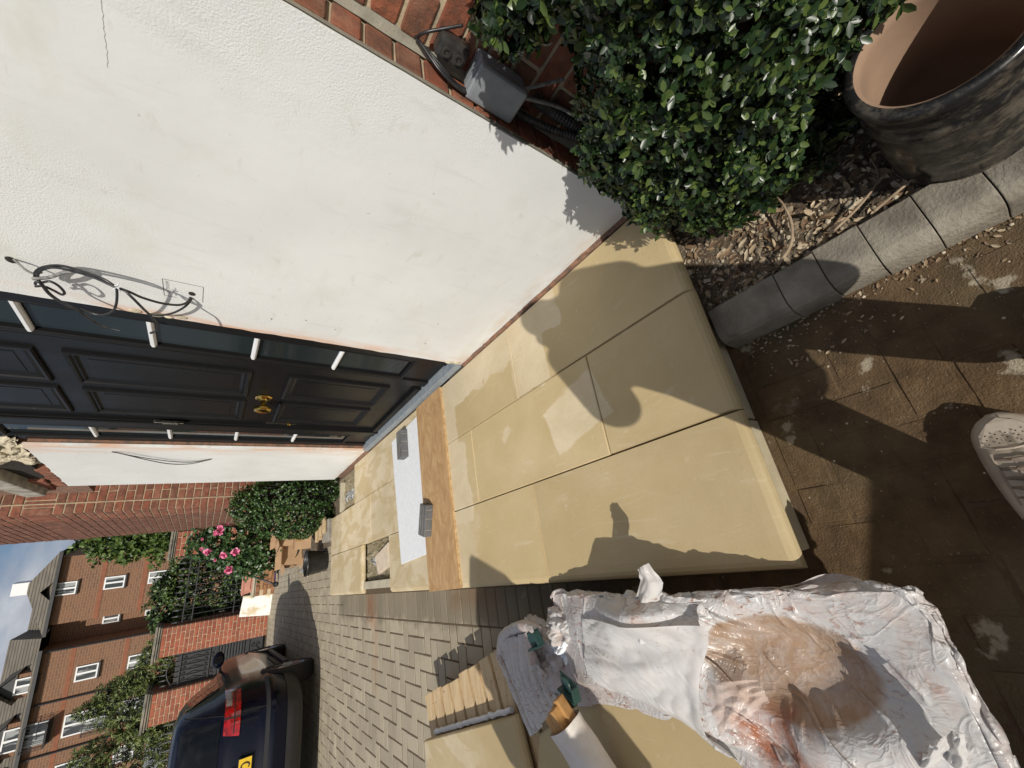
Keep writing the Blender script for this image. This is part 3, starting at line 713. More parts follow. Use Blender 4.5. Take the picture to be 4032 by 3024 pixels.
# brushed dirt line along the foot of the render
# =================================================================== LANDING
LD = thing('stone_landing', 'pale sandstone entrance landing with bullnosed edge below the black door', 'landing', (.45, 2.8, 0))
ZT, TH = .182, .042
def slab(x0, x1, y0, y1, fl=''):
    """rectangular flag; fl letters l,n,f,r mark bullnosed sides"""
    r = [(.0, .012), (.0, .017), (.004, .028), (.012, .036), (.024, .0405), (.05, .042)] if fl else [(0, 0), (0, .039), (.003, .042)]
    mb = MB(); rows = []
    r = [(.010, 0), (.003, .004), (0, .012)] + r if fl else r
    for ins, h in r:
        i = lambda s: ins if s in fl else min(ins, .003) if h > .03 else 0
        rows.append([(x0+i('l'), y0+i('n'), ZT-TH+h), (x1-i('r'), y0+i('n'), ZT-TH+h), (x1-i('r'), y1-i('f'), ZT-TH+h), (x0+i('l'), y1-i('f'), ZT-TH+h)])
    for q in rows: mb.v += q
    for k in range(len(rows)-1):
        for a in range(4):
            b = (a+1) % 4; mb.f.append((4*k+a, 4*k+b, 4*k+4+b, 4*k+4+a))
    mb.f.append((3, 2, 1, 0)); k = 4*(len(rows)-1); mb.f.append((k, k+1, k+2, k+3))
    o = mb.build('slab', M['slab'], LD); 
    return o
J = .0017
r1, r2, r3 = (.675+J, 1.074), (.266+J, .675-J), (-.14, .266-J)
for x, lst in ((r1, [(.452, 1.380, 'n'), (1.385, 2.30, ''), (2.305, 3.23, ''), (3.235, 4.262, 'f')]),
               (r2, [(.450, .920, 'n'), (.925, 1.853, ''), (1.857, 2.79, ''), (2.795, 3.70, ''), (3.705, 4.722, ''), (4.727, 5.205, 'f')]),
               (r3, [(.450, 1.388, 'nl'), (1.392, 2.33, 'l'), (2.335, 3.257, 'l'), (3.985, 5.19, 'lfn')])):
    for y0, y1, fl in lst: slab(x[0], x[1], y0, y1, fl)
MB().box(-.09, .505, -.005, 1.09, 5.10, .122).build('mortar_bed', M['bedmortar'], LD)
for i, (a, b) in enumerate(((-.112, .255), (.262, .70), (.705, 1.05))):
    MB().box(a, .486 + .003*(i == 1), -.004, b, .504, .138).build('riser', M['riser'], LD, bevel=.003)
for a, b in ((.507, 1.35), (1.356, 2.2), (2.206, 3.24), (3.26, 3.975), (3.985, 5.1)):
    MB().box(-.106, a, -.004, -.0905, b, .1385 if b != 3.975 else .150).build('riser', M['riser'], LD, bevel=.002)
MB().box(-.104, 3.262, .139, -.045, 3.972, .168).build('riser_cap', M['coping'], LD, bevel=.004)
MB().box(.69, 4.82, .06, 1.02, 4.85, .172).build('riser_cap', M['coping'], LD, bevel=.004)
# mortar left in the two missing flags
mb = MB().grid(22, 30, lambda u, v: (-.04 + .305*u, 3.262 + .72*v, .128 + .022*max(0, mnoise.fractal(V((u*4, v*7, 2)), 1, 2, 4)) + .012*mnoise.noise(V((u*14, v*20, 0)))))
mb.build('bedding_mortar', M['bedmortar'], LD); mb = MB()
mb.grid(16, 22, lambda u, v: (.69 + .32*u, 4.27 + .55*v, .126 + .02*max(0, mnoise.fractal(V((u*4, v*7, 9)), 1, 2, 4)) + .012*mnoise.noise(V((u*14, v*20, 5)))))
mb.build('bedding_mortar', M['bedmortar'], LD)
mb = MB().grid(12, 16, lambda u, v: (.03 + .10*u + .04*v, 3.48 + .42*v, .142 + .012*mnoise.noise(V((u*9, v*12, 3))) - .03*(abs(u-.5)*2)**3 - .02*(abs(v-.5)*2)**4))
mb.build('adhesive_smear', M['adhesive'], LD); mb = MB()
mb.grid(10, 14, lambda u, v: (.76 + .14*u, 4.34 + .40*v, .142 + .014*mnoise.noise(V((u*9, v*12, 8))) - .03*(abs(u-.5)*2)**3))
mb.build('adhesive_smear', M['adhesive'], LD)
# grout fillets that flaked along the flag joints near the board
# =================================================================== LOOSE THINGS ON THE LANDING
o = MB().prism([(.134, 3.60), (.0, 3.53), (.045, 3.285), (.215, 3.275)], .152, .184).build('stone_offcut', M['chip'], None, bevel=.003)
tag(o, 'pinkish stone offcut lying in the gap left by a missing flag', 'stone')
PB = thing('plywood_board', 'long plywood board laid across the landing in front of the door', 'board', (.46, 2.33, .182))
pc = [(-.136, 2.122), (1.070, 2.160), (1.066, 2.552), (-.145, 2.516)]
for k in range(5):
    i = .0 if k % 2 == 0 else .0012
    MB().prism([(x + (i if x < 0 else -i), y + (i if j < 2 else -i)) for j, (x, y) in enumerate(pc)], .1835 + k*.0036, .1835 + (k+1)*.0036).build('veneer', [M['plyedge'], M['plyedge2'], M['plyedge'], M['plyedge2'], M['ply']][k], PB)
o = MB().prism([(.07, 2.530), (1.012, 2.562), (.976, 3.104), (.038, 2.987)], .184, .192).build('foam_sheet', M['sheet'], None, bevel=.002)
tag(o, 'white rectangular foam sheet lying behind the plywood board', 'sheet')
def block(name, c, ang, L_, W_, Hh, z, label):
    t = thing(name, label, 'block', (c[0], c[1], z), ang, 'dark concrete blocks on the landing')
    MB().box(-L_/2, -W_/2, 0, L_/2, W_/2, Hh).build('body', M['block'], t, bevel=.004, local=True)
    for k in (-.3, .05, .33):
        MB().box(L_*k, -W_/2-.0012, .004, L_*k+.003, -W_/2+.002, Hh-.004).build('score_line', M['lintel'], t, local=True)
    for k in (-.16, .2):
        MB().box(-L_*.45, W_*k, Hh-.001, L_*.42, W_*k+.004, Hh+.0008).build('score_line', M['lintel'], t, local=True)
block('dark_block', (.268, 2.448), -.297, .192, .092, .05, .2018, 'dark grey block resting on the near edge of the foam sheet and board')
block('dark_block', (.865, 2.80), .02, .212, .09, .055, .193, 'dark grey block on the foam sheet close to the door sill')

# =================================================================== WALL CABLES
def spline(pts, n=10):
    P = [V(p) for p in pts]; P = [P[0]*2 - P[1]] + P + [P[-1]*2 - P[-2]]; out_ = []
    for i in range(1, len(P)-2):
        for k in range(n):
            t = k/n; a, b, c_, d = P[i-1], P[i], P[i+1], P[i+2]
            out_.append(.5*((2*b) + (c_-a)*t + (2*a-5*b+4*c_-d)*t*t + (3*b-a-3*c_+d)*t**3))
    return out_ + [P[-2]]
def cable(name, pts, r, m, par=None, n=10): return MB().tube(spline(pts, n), r, 7).build(name, m, par, smooth=True)
def at(px, X):
    """world point seen at pixel px (of the 4032-wide picture) on the plane x = X"""
    u = (3024 - px[1] - 1512)/1549.; v = (px[0] - 2016)/1549.
    d = CR*u + CU*v + CF; t = X/d.x; return V((0, 0, CAMZ)) + d*t
K = lambda a, b: (a*.217, 1000 + b*.217)
Lq = lambda a, b: (480 + a*.1929, 1080 + b*.1929)
CB = thing('cable_coil', 'tangled coil of black cables hanging from the white wall beside the door', 'cable', (1.03, 1.62, 1.5))
W0 = 1.088
cable('lead', [at(K(250, 90), W0), at(K(330, 160), 1.07), at(K(450, 270), 1.055), at(K(620, 350), 1.05), at(K(760, 330), 1.05)], .0035, M['cablegrey'], CB)
cable('lead', [at(K(640, 430), 1.05), at(K(640, 330), 1.05), at(K(760, 240), 1.05), at(K(1000, 200), 1.05), at(K(1250, 235), 1.04), at(K(1600, 340), 1.02), at(K(1900, 460), 1.0), at(K(2110, 590), .986), at(Lq(150, 350), .985), at(Lq(420, 470), .995), at(Lq(800, 580), 1.01), at(Lq(1150, 620), 1.035), at(Lq(1330, 570), 1.06), at(Lq(1400, 470), W0)], .0042, M['cable'], CB)
cable('lead', [at(K(700, 470), 1.045), at(K(690, 350), 1.045), at(K(800, 265), 1.045), at(K(1000, 240), 1.045), at(K(1300, 300), 1.035), at(K(1700, 420), 1.01), at(K(2100, 600), .983), at(Lq(40, 320), .98), at(Lq(200, 460), .965), at(Lq(430, 690), .95), at(Lq(620, 880), .935), at(Lq(715, 1060), .928), at(Lq(700, 1150), .926), at(Lq(585, 1195), .925)], .0042, M['cable'], CB)
cable('lead', [at(K(600, 440), 1.04), at(K(800, 430), 1.04), at(K(950, 400), 1.04), at(K(1120, 340), 1.042), at(K(1300, 310), 1.046), at(K(1330, 250), 1.05)], .0058, M['cablegrey'], CB)
cable('lead', [at(K(640, 540), 1.03), at(K(660, 500), 1.03), at(K(760, 510), 1.03), at(K(900, 490), 1.03), at(K(1060, 570), 1.026), at(K(1170, 690), 1.024), at(K(1120, 730), 1.026), at(K(980, 660), 1.03), at(K(800, 580), 1.034), at(K(640, 580), 1.034)], .004, M['cable'], CB)
cable('lead', [at(K(700, 480), 1.03), at(K(770, 560), 1.026), at(K(900, 720), 1.02), at(K(1100, 860), 1.01), at(K(1400, 1020), 1.0), at(K(1750, 1250), .99), at(K(1980, 1340), .985), at(K(2200, 1390), .98)], [.0052]*40 + [.0045]*20 + [.002]*11, M['cable'], CB)
cable('lead', [at(K(2120, 600), .983), at(K(2125, 750), .985), at(K(2110, 900), .99), at(K(2050, 1030), .995), at(K(1900, 1100), 1.0), at(K(1700, 1080), 1.005), at(K(1450, 1000), 1.01)], .004, M['cable'], CB)
cable('lead', [at(Lq(1430, 480), W0), at(Lq(1380, 560), 1.07), at(Lq(1280, 660), 1.055), at(Lq(1080, 770), 1.05), at(Lq(850, 825), 1.05), at(Lq(700, 830), 1.055), at(Lq(560, 800), 1.07)], .004, M['cable'], CB)
kt = MB()
for a, b in ((2050, 640), (2150, 520), (2190, 680), (2080, 560), (2230, 600)): kt.tube([at(K(2125, 605), .98), at(K((a+2125)/2, (b+605)/2-10), .975), at(K(a, b), .978)], .0014, 5)
kt.build('wire_tie', M['sheet'], CB)
LB = thing('cable_loop', 'thin dark cable loop on the white panel left of the door', 'cable', (1.07, 4.0, 1.4))
Z4 = lambda a, b: (a*.6076, 1008 + b*.6076)
cable('lead', [at(Z4(725, 1267), W0), at(Z4(800, 1282), 1.07), at(Z4(950, 1318), 1.06), at(Z4(1100, 1345), 1.055), at(Z4(1230, 1345), 1.06), at(Z4(1330, 1325), 1.075), at(Z4(1374, 1313), W0)], .0035, M['cable'], LB)
cable('lead', [at(Z4(725, 1267), W0), at(Z4(900, 1300), 1.075), at(Z4(1100, 1328), 1.07), at(Z4(1250, 1334), 1.07), at(Z4(1374, 1313), W0)], .003, M['cable'], LB)

# =================================================================== ELECTRICS ON THE NEAR BRICK WALL
Z2 = lambda a, b: (1344 + a*.6076, b*.6076)
JB = thing('junction_box', 'grey plastic junction box fixed where brick wall meets white render', 'junction box', (1.17, .48, .83))
MB().box(1.158, .432, .752, 1.214, .5235, .90).build('back_case', M['greybox'], JB, bevel=.012, seg=3)
MB().box(1.128, .430, .750, 1.1565, .5255, .902).build('cover', M['greybox'], JB, bevel=.012, seg=3)
MB().lathe([(0, 0), (.016, 0), (.016, .0015), (.0135, .0015), (.0135, .0006), (0, .0006)], (1.186, .522, .80), 18, (0, 1, 0)).build('knockout', M['greybox'], JB)
MB().lathe([(0, 0), (.014, 0), (.014, .0018), (0, .0018)], (1.186, .4335, .86), 18, (0, -1, 0)).build('knockout', M['greybox'], JB)
BB = thing('black_terminal_box', 'round-ported black terminal box above the grey junction box', 'junction box', (1.19, .46, .96))
MB().box(1.165, .440, .925, 1.214, .492, 1.003).build('case', M['blackbox'], BB, bevel=.009, seg=2)
for z in (.945, .978): MB().lathe([(.0115, 0), (.0115, .006), (.008, .006), (.008, .001), (0, .001)], (1.165, .468, z), 14, (-1, 0, 0)).build('port', M['blackbox'], BB)
WL = thing('wall_cables', 'bundle of black cables looping into the grey junction box', 'cable', (1.2, .5, .9))
for d in (0, .008, .015):
    cable('lead', [(1.214, .498 + d*.2, 1.045), (1.19, .497, 1.03), (1.165 - d, .50 + d*.4, .985), (1.15 - d, .512, .94), (1.15 - d, .514, .90), (1.165, .505, .89)], .0042, M['cable'], WL)
cable('lead', [(1.21, .50, 1.045), (1.19, .47, 1.035), (1.19, .44, 1.0), (1.195, .41, .96)], .004, M['cable'], WL)
cable('lead', [(1.15, .455, .76), (1.16, .44, .70), (1.18, .43, .62), (1.18, .42, .50)], .0055, M['cablegrey'], WL)
cable('lead', [(1.14, .45, .79), (1.17, .41, .72), (1.19, .37, .66)], .005, M['cablegrey'], WL)
def conduit(pts, r, lab):
    P = spline(pts, 16); q = []; rs = []
    L_ = 0; prev = P[0]; pts2 = []
    for a, b in zip(P[:-1], P[1:]):
        m_ = max(2, int((b-a).length/.0022))
        for k in range(m_): pts2.append(a.lerp(b, k/m_))
    rs = [r if (i//2) % 2 == 0 else r*.84 for i in range(len(pts2))]
    o = MB().tube(pts2, rs, 12).build('flexible_conduit', M['blackbox'], None); tag(o, lab, 'conduit', 'corrugated conduits under the junction box')
conduit([(1.175, .505, .752), (1.172, .500, .68), (1.165, .485, .60), (1.15, .45, .48), (1.13, .40, .30), (1.10, .33, .10)], .0125, 'thin corrugated black conduit dropping from the grey junction box')
conduit([(1.195, .455, .70), (1.185, .452, .62), (1.18, .448, .52), (1.16, .42, .38), (1.15, .40, .10)], .019, 'thick corrugated black conduit behind the thinner one')
# =================================================================== KERB, BED, BUSH, POT
KB = thing('kerb_edging', 'row of grey concrete kerb blocks edging the planting bed', 'kerb', (.555, -.1, 0))
prof = [(.495, -.01), (.495, .055), (.499, .075), (.510, .090), (.526, .098), (.545, .100), (.612, .100), (.616, .096), (.616, -.01)]
def kblock(y0, y1):
    j = rnd.uniform(-.0025, .0025); z = rnd.uniform(-.002, .002)
    MB().prism3([(x + j, y0, zz + z) for x, zz in prof], (0, y1 - y0, 0)).build('kerb_block', M['kerb'], KB, bevel=.0018)
ys = [.462, .2615]
while ys[-1] > -.75: ys.append(ys[-1] - .1018)
for a, b in zip(ys[1:], ys[:-1]): kblock(a + .0012, b - .0012)
def bedz(x, y): return .068 + .018*mnoise.fractal(V((x*7, y*7, 1)), 1, 2, 3) + .03*max(0, min(1, (x-.7)/.4))
o = MB().grid(60, 110, lambda u, v: (.606 + .62*u, -.9 + 1.385*v, bedz(.606 + .62*u, -.9 + 1.385*v))).build('soil_bed', M['soil'], smooth=True)
tag(o, kind='structure')
def leaves(P, A, N, Ls, Ws, fold=.25, curl=0.0):
    """leaf blades from arrays: base point, axis, normal, length, width -> MB-like arrays"""
    A = A / np.linalg.norm(A, axis=1)[:, None]; N = N - A * (N*A).sum(1)[:, None]; N /= np.linalg.norm(N, axis=1)[:, None] + 1e-9
    B = np.cross(A, N); L_ = Ls[:, None]; W_ = Ws[:, None]
    m1 = P + A*L_*.5 - N*W_*fold; tip = P + A*L_ - N*L_*curl
    l1 = P + A*L_*.38 + B*W_*.5; r1_ = P + A*L_*.38 - B*W_*.5; l2 = P + A*L_*.75 + B*W_*.42 - N*L_*curl*.5; r2_ = P + A*L_*.75 - B*W_*.42 - N*L_*curl*.5
    vs = np.stack([P, m1, tip, l1, r1_, l2, r2_], 1).reshape(-1, 3)
    base = np.arange(len(P))[:, None]*7
    fs = np.concatenate([base + np.array([[0, 1, 3]]), base + np.array([[3, 1, 5]]), base + np.array([[1, 2, 5]]), base + np.array([[0, 4, 1]]), base + np.array([[4, 6, 1]]), base + np.array([[1, 6, 2]])])
    return vs, fs
def leafobj(name, P, A, N, Ls, Ws, m, parent=None, fold=.25, curl=0.0, kind=None):
    vs, fs = leaves(np.asarray(P), np.asarray(A), np.asarray(N), np.asarray(Ls), np.asarray(Ws), fold, curl)
    me = bpy.data.meshes.new(name); me.vertices.add(len(vs)); me.vertices.foreach_set('co', vs.ravel())
    me.loops.add(len(fs)*3); me.loops.foreach_set('vertex_index', fs.ravel().astype(np.int32))
    me.polygons.add(len(fs)); me.polygons.foreach_set('loop_start', np.arange(0, len(fs)*3, 3, dtype=np.int32)); me.polygons.foreach_set('loop_total', np.full(len(fs), 3, np.int32))
    me.update(); me.validate(); me.shade_smooth()
    o = link(name, me, m, parent); tag(o, kind=kind); return o
rg = np.random.default_rng(5)
def rosettes(P, N, k, ln, wd, spread=.85):
    """k leaves around each point, fanned about its normal"""
    n_ = len(P); N = N/np.linalg.norm(N, axis=1)[:, None]
    ref = rg.normal(size=(n_, 3)); U = np.cross(N, ref); U /= np.linalg.norm(U, axis=1)[:, None]; W_ = np.cross(N, U)
    PP, AA, NN, LL, WW = [], [], [], [], []
    for i in range(k):
        a = 2*np.pi*(i/k*1.618*2) + rg.uniform(-.4, .4, n_); lift = rg.uniform(.25, 1.1, n_)*(1 if i % 2 else .7)
        d = (U*np.cos(a)[:, None] + W_*np.sin(a)[:, None])*spread + N*lift[:, None]
        PP.append(P + N*(rg.uniform(-.010, .006, n_)*(ln/.03))[:, None]); AA.append(d); NN.append(N + d*-.35 + rg.normal(size=(n_, 3))*.2)
        s = rg.uniform(.65, 1.15, n_); LL.append(ln*s); WW.append(wd*s*rg.uniform(.85, 1.15, n_))
    return [np.concatenate(q) for q in (PP, AA, NN, LL, WW)]
def shell(blobs, n_, jit=.05, bump=.06, depth=(1.0, 1.0), keep=None):
    """points near the outer surface of a union of ellipsoids, with outward normals"""
    C = np.array([b[0] for b in blobs], float); Rr = np.array([b[1] for b in blobs], float)
    wts = (Rr[:, 0]*Rr[:, 1] + Rr[:, 1]*Rr[:, 2] + Rr[:, 0]*Rr[:, 2]); idx = rg.choice(len(blobs), n_, p=wts/wts.sum())
    d = rg.normal(size=(n_, 3)); d /= np.linalg.norm(d, axis=1)[:, None]
    ph = rg.uniform(0, 6.28, 9)
    f = 1 + bump*(np.sin(d[:, 0]*7+ph[0]+idx)*np.sin(d[:, 1]*6+ph[1]) + np.sin(d[:, 2]*8+ph[2]+idx*2)*.7)
    sc = f*rg.uniform(depth[0], depth[1], n_)
    P = C[idx] + d*Rr[idx]*sc[:, None]; N = d/Rr[idx]; N /= np.linalg.norm(N, axis=1)[:, None]
    ok = np.ones(n_, bool)
    for j in range(len(blobs)):
        q = (((P - C[j])/Rr[j])**2).sum(1); ok &= (q > (depth[0]*.80)**2) | (idx == j)
    if keep is not None: ok &= keep(P)
    return P[ok], N[ok]

# the big glossy shrub by the wall
BU = thing('glossy_shrub', 'large dark green glossy shrub at the foot of the brick wall', 'shrub', (1.0, .05, .07))
bl = [((1.0, -.03, .54), (.25, .355, .52)), ((.95, .33, .37), (.13, .13, .20)), ((.95, .245, .97), (.09, .07, .075)), ((.90, .18, .38), (.17, .20, .24)), ((.92, -.05, .62), (.18, .22, .24)),
      ((.93, .32, .56), (.10, .11, .11)), ((.82, .10, .34), (.11, .13, .15)), ((.85, -.15, .55), (.14, .14, .12)), ((1.0, .16, 1.04), (.12, .10, .10)), ((.95, .05, .93), (.18, .16, .14)), ((.98, .42, .29), (.09, .06, .09)), ((.9, -.3, .7), (.2, .25, .3)), ((.88, .26, .22), (.10, .12, .10)), ((.80, -.02, .50), (.10, .12, .08))]
kp = lambda P: (P[:, 0] < 1.19) & (P[:, 2] > .10) & ~((P[:, 0] < .80) & (P[:, 2] < .46) & (P[:, 1] < .02)) & ~(((P[:, 0] - .692)**2 + (P[:, 1] + .168)**2 < .16**2) & (P[:, 2] < .50))
P, N = shell(bl, 11500, bump=.15, depth=(.88, 1.05), keep=kp); N = N + np.array([-.25, -.1, .35]) + rg.normal(size=N.shape)*.35
h_ = len(P)//3
leafobj('foliage', *[np.concatenate(q) for q in zip(rosettes(P[:h_], N[:h_], 7, .018, .0092), rosettes(P[h_:2*h_], N[h_:2*h_], 8, .0215, .0108), rosettes(P[2*h_:], N[2*h_:], 7, .026, .013))], M['leaf'], BU, .18, .20, 'stuff')
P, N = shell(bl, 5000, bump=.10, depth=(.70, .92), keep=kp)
leafobj('inner_foliage', *rosettes(P, N + rg.normal(size=N.shape)*.5, 5, .028, .014), M['leafshade'], BU, .2, .1, 'stuff')
for k in range(26):
    c = bl[rnd.randrange(len(bl))]; q = V(c[0]) + V((rnd.uniform(-.8, .5)*c[1][0], rnd.uniform(-.7, .7)*c[1][1], rnd.uniform(-.3, .7)*c[1][2]))
    if q.x > 1.17: continue
    s = V((1.02 + rnd.uniform(-.06, .06), .05 + rnd.uniform(-.1, .1), .06)); m_ = s.lerp(q, .5) + V((rnd.uniform(-.05, .05), rnd.uniform(-.05, .05), .04))
    MB().tube(spline([s, m_, q], 6), [.007 - .005*i/12 for i in range(13)], 5).build('branch', M['bark'], BU)
# leaf litter, chippings and twigs on the bed
n_ = 2600; x = rg.uniform(.615, 1.10, n_); y = rg.uniform(-.45, .47, n_); keep = rg.random(n_) < np.clip(1.15 - (x-.62)*1.2, .15, 1); x, y = x[keep], y[keep]
z = np.array([bedz(a, b) for a, b in zip(x, y)]) + .004
A = rg.normal(size=(len(x), 3)); A[:, 2] *= .25; Nn = rg.normal(size=(len(x), 3))*.5 + np.array([0, 0, 1.]); s = rg.uniform(.35, 1.5, len(x))
leafobj('leaf_litter', np.stack([x, y, z], 1), A, Nn, .028*s, .0115*s, M['deadleaf'], None, .35, .25)
tag(bpy.data.objects['leaf_litter'], 'dry fallen leaves scattered over the planting bed', 'leaf litter', kind='stuff')
pb = MB()
for i in range(520):
    x = .612 + rnd.random()**1.6*.42; y = rnd.uniform(-.2, .47); r = rnd.uniform(.003, .0095)*(1.6 if rnd.random() < .07 else 1); pb.ball((x, y, bedz(x, y) + r*.3), (r, r*rnd.uniform(.6, 1.1), r*.65), 5, 4)
for i in range(220):
    x = rnd.uniform(.05, .49); y = rnd.uniform(-.2, .46); x = .49 - (rnd.random()**2.2)*.5; r = rnd.uniform(.0012, .0042); pb.ball((x, y, r*.4), (r, r*rnd.uniform(.6, 1.2), r*.6), 5, 4)
tag(pb.build('gravel_chippings', M['pebble']), 'small pale stone chippings on bed soil and paving edge', 'gravel', kind='stuff')
n_ = 170; x = .492 - rg.random(n_)**2.5*.12; y = rg.uniform(-.3, .44, n_); A = rg.normal(size=(n_, 3)); A[:, 2] *= .2; s = rg.uniform(.4, 1.1, n_)
leafobj('kerb_litter', np.stack([x, y, np.full(n_, .004)], 1), A, rg.normal(size=(n_, 3))*.3 + np.array([0, 0, 1.]), .017*s, .007*s, M['deadleaf'], None, .3, .2)
tag(bpy.data.objects['kerb_litter'], 'dead leaf scraps swept against the kerb on the paving', 'leaf litter', kind='stuff')
def twig(pts, r, lab):
    p_ = spline(pts, 8); o = MB().tube(p_, [r*(1 - .5*i/len(p_)) for i in range(len(p_))], 6).build('twig', M['twig'], smooth=True); tag(o, lab, 'twig', 'twigs on the planting bed')
twig([(.625, .235, .112), (.66, .19, .108), (.715, .165, .112), (.78, .16, .12), (.83, .17, .118)], .0052, 'long bent dry twig running from the kerb under the shrub')
twig([(.63, .10, .106), (.66, .03, .10), (.70, -.02, .095), (.76, -.03, .10)], .004, 'short dry twig lying parallel to the kerb by the pot')
twig([(.622, .02, .104), (.632, -.03, .11), (.65, -.08, .10)], .0045, 'brown curled twig against the kerb beside the pot')
# glazed pot
PT = thing('glazed_pot', 'round black glazed plant pot with bare terracotta inside on the bed corner', 'pot', (.692, -.17, .075))
b0 = .078
prof_o = [(0, 0), (.112, 0), (.118, .006), (.120, .02), (.113, .029), (.1195, .036), (.122, .10), (.1235, .18), (.1225, .226), (.1285, .236), (.1235, .248), (.1205, .252), (.1205, .282), (.1275, .291), (.1225, .302), (.129, .312), (.131, .324), (.128, .335), (.120, .339), (.112, .336)]
MB().lathe(prof_o, (.692, -.168, b0), 56).build('glazed_shell', M['potout'], PT, smooth=True)
MB().lathe([(.112, .3355), (.106, .330), (.1055, .31), (.108, .29), (.107, .12), (.100, .02), (0, .018)], (.692, -.168, b0), 56).build('terracotta_lining', M['terracotta'], PT, smooth=True)
# =================================================================== PALLET, STONE STACK, WRAPPED PACK
def rotpt(o, e, n, s, t, z): return V((o[0] + e[0]*s + n[0]*t, o[1] + e[1]*s + n[1]*t, z))
po = (-.735, 2.815); pe = V((.327, -.945, 0)).normalized(); pn = V((-pe.y, pe.x, 0)) * -1     # along the right edge towards us; pn points left
pn = V((-.945, -.327, 0)).normalized()
PAL = thing('timber_pallet', 'pale slatted timber pallet under the stone flags beside the landing', 'pallet', (-.8, 2.3, 0))
def pl(s, t, z): return (po[0] + pe.x*s + pn.x*t, po[1] + pe.y*s + pn.y*t, z)
def pbox(s0, s1, t0, t1, z0, z1, name, m, par, bev=.003):
    mb = MB(); mb.add([pl(s0, t0, z0), pl(s1, t0, z0), pl(s1, t1, z0), pl(s0, t1, z0), pl(s0, t0, z1), pl(s1, t0, z1), pl(s1, t1, z1), pl(s0, t1, z1)], [(3,2,1,0),(4,5,6,7),(0,1,5,4),(1,2,6,5),(2,3,7,6),(3,0,4,7)])
    return mb.build(name, m, par, bevel=bev)
for k in range(10):
    s = .004 + k*.125; pbox(s, s + .098, rnd.uniform(-.012, .006), 1.12, .122 + rnd.uniform(-.001, .001), .14, 'deck_board', M['pine'], PAL)
for t in (.01, .50, 1.0): pbox(0, 1.24, t, t + .095, .022, .1215, 'bearer', M['pine'], PAL)
for t in (.0, .5, 1.0): pbox(0, 1.24, t, t + .1, .0, .0215, 'bottom_board', M['pine'], PAL)
# stone flag lying on the pallet (bullnose towards us), foam strip beneath
def flag(o, e, n, Ls, Wn, z, th, name, label, m=None, rad_=.03):
    mb = MB(); rows = []
    for ins, h in [(.012, 0), (.003, .005), (0, th*.4), (.006, th*.7), (.02, th*.93), (.055, th)]:
        rows.append([rotpt(o, e, n, 0, 0 + ins*.15, z + h), rotpt(o, e, n, Ls - ins, 0 + ins*.15, z + h), rotpt(o, e, n, Ls - ins, Wn, z + h), rotpt(o, e, n, 0, Wn, z + h)])
    for q in rows: mb.v += [tuple(p) for p in q]
    for k in range(len(rows)-1):
        for a in range(4): b = (a+1) % 4; mb.f.append((4*k+a, 4*k+b, 4*k+4+b, 4*k+4+a))
    mb.f.append((3, 2, 1, 0)); k = 4*(len(rows)-1); mb.f.append((k, k+1, k+2, k+3))
    o_ = mb.build(name, m or M['slab'], None); tag(o_, label, 'stone slab', 'stone flags stacked by the landing'); return o_
def on(px, z):
    u = (3024 - px[1] - 1512)/1549.; v = (px[0] - 2016)/1549.; d = CR*u + CU*v + CF; t = (z - CAMZ)/d.z; return V((0, 0, CAMZ)) + d*t
Z8 = lambda a, b: (1344 + a*.6076, 2016 + b*.6076); Z9 = lambda a, b: (2688 + a*.6076, 2016 + b*.6076)
zf = .205
A_, B_ = on(Z8(535, 1478), zf), on(Z8(1112, 1322), zf)
fe = (B_ - A_).normalized(); fn = V((fe.y, -fe.x, 0))
if fn.x > 0: fn = -fn
flag((A_.x, A_.y), fe, fn, (B_ - A_).length, .62, zf - .045, .045, 'stone_flag', 'pale bullnosed stone flag lying on the pallet slats')
sp = MB(); 
for k in range(26):
    t = k/25; c = A_.lerp(B_, t) - fn*(.014 + .006*mnoise.noise(V((t*9, 1, 0)))); 
P_ = [A_.lerp(B_, .06 + .86*k/30) - fn*(.016 + .010*mnoise.noise(V((k*.8, 1, 0)))) for k in range(31)]
sp.tube([V((p.x, p.y, .155 + .004*mnoise.noise(V((k*.9, 4, 0))))) for k, p in enumerate(P_)], [.013 + .005*mnoise.noise(V((k*1.3, 2, 0))) for k in range(31)], 7)
o = sp.build('foam_strip', M['sheet'], None); tag(o, 'ragged white foam strip under the stone flag on the pallet', 'foam')
# second stone pack next to it, seen past the foam-wrapped battens
zf2 = .19
c0 = on(Z8(1200, 1485), zf2); c1 = on(Z8(1640, 1655), zf2)
o = MB().prism([(-.665, 1.60), (-.45, 1.18), (-.46, .95), (-.52, .78), (-.64, .55), (-.84, .31), (-1.06, .31), (-1.06, .9), (-1.4, 1.85)], .0, .19).build('stone_slab_pack', M['slab'], None, bevel=.008)
tag(o, 'stacked sandstone slabs half hidden under the white wrapping', 'stone slab')
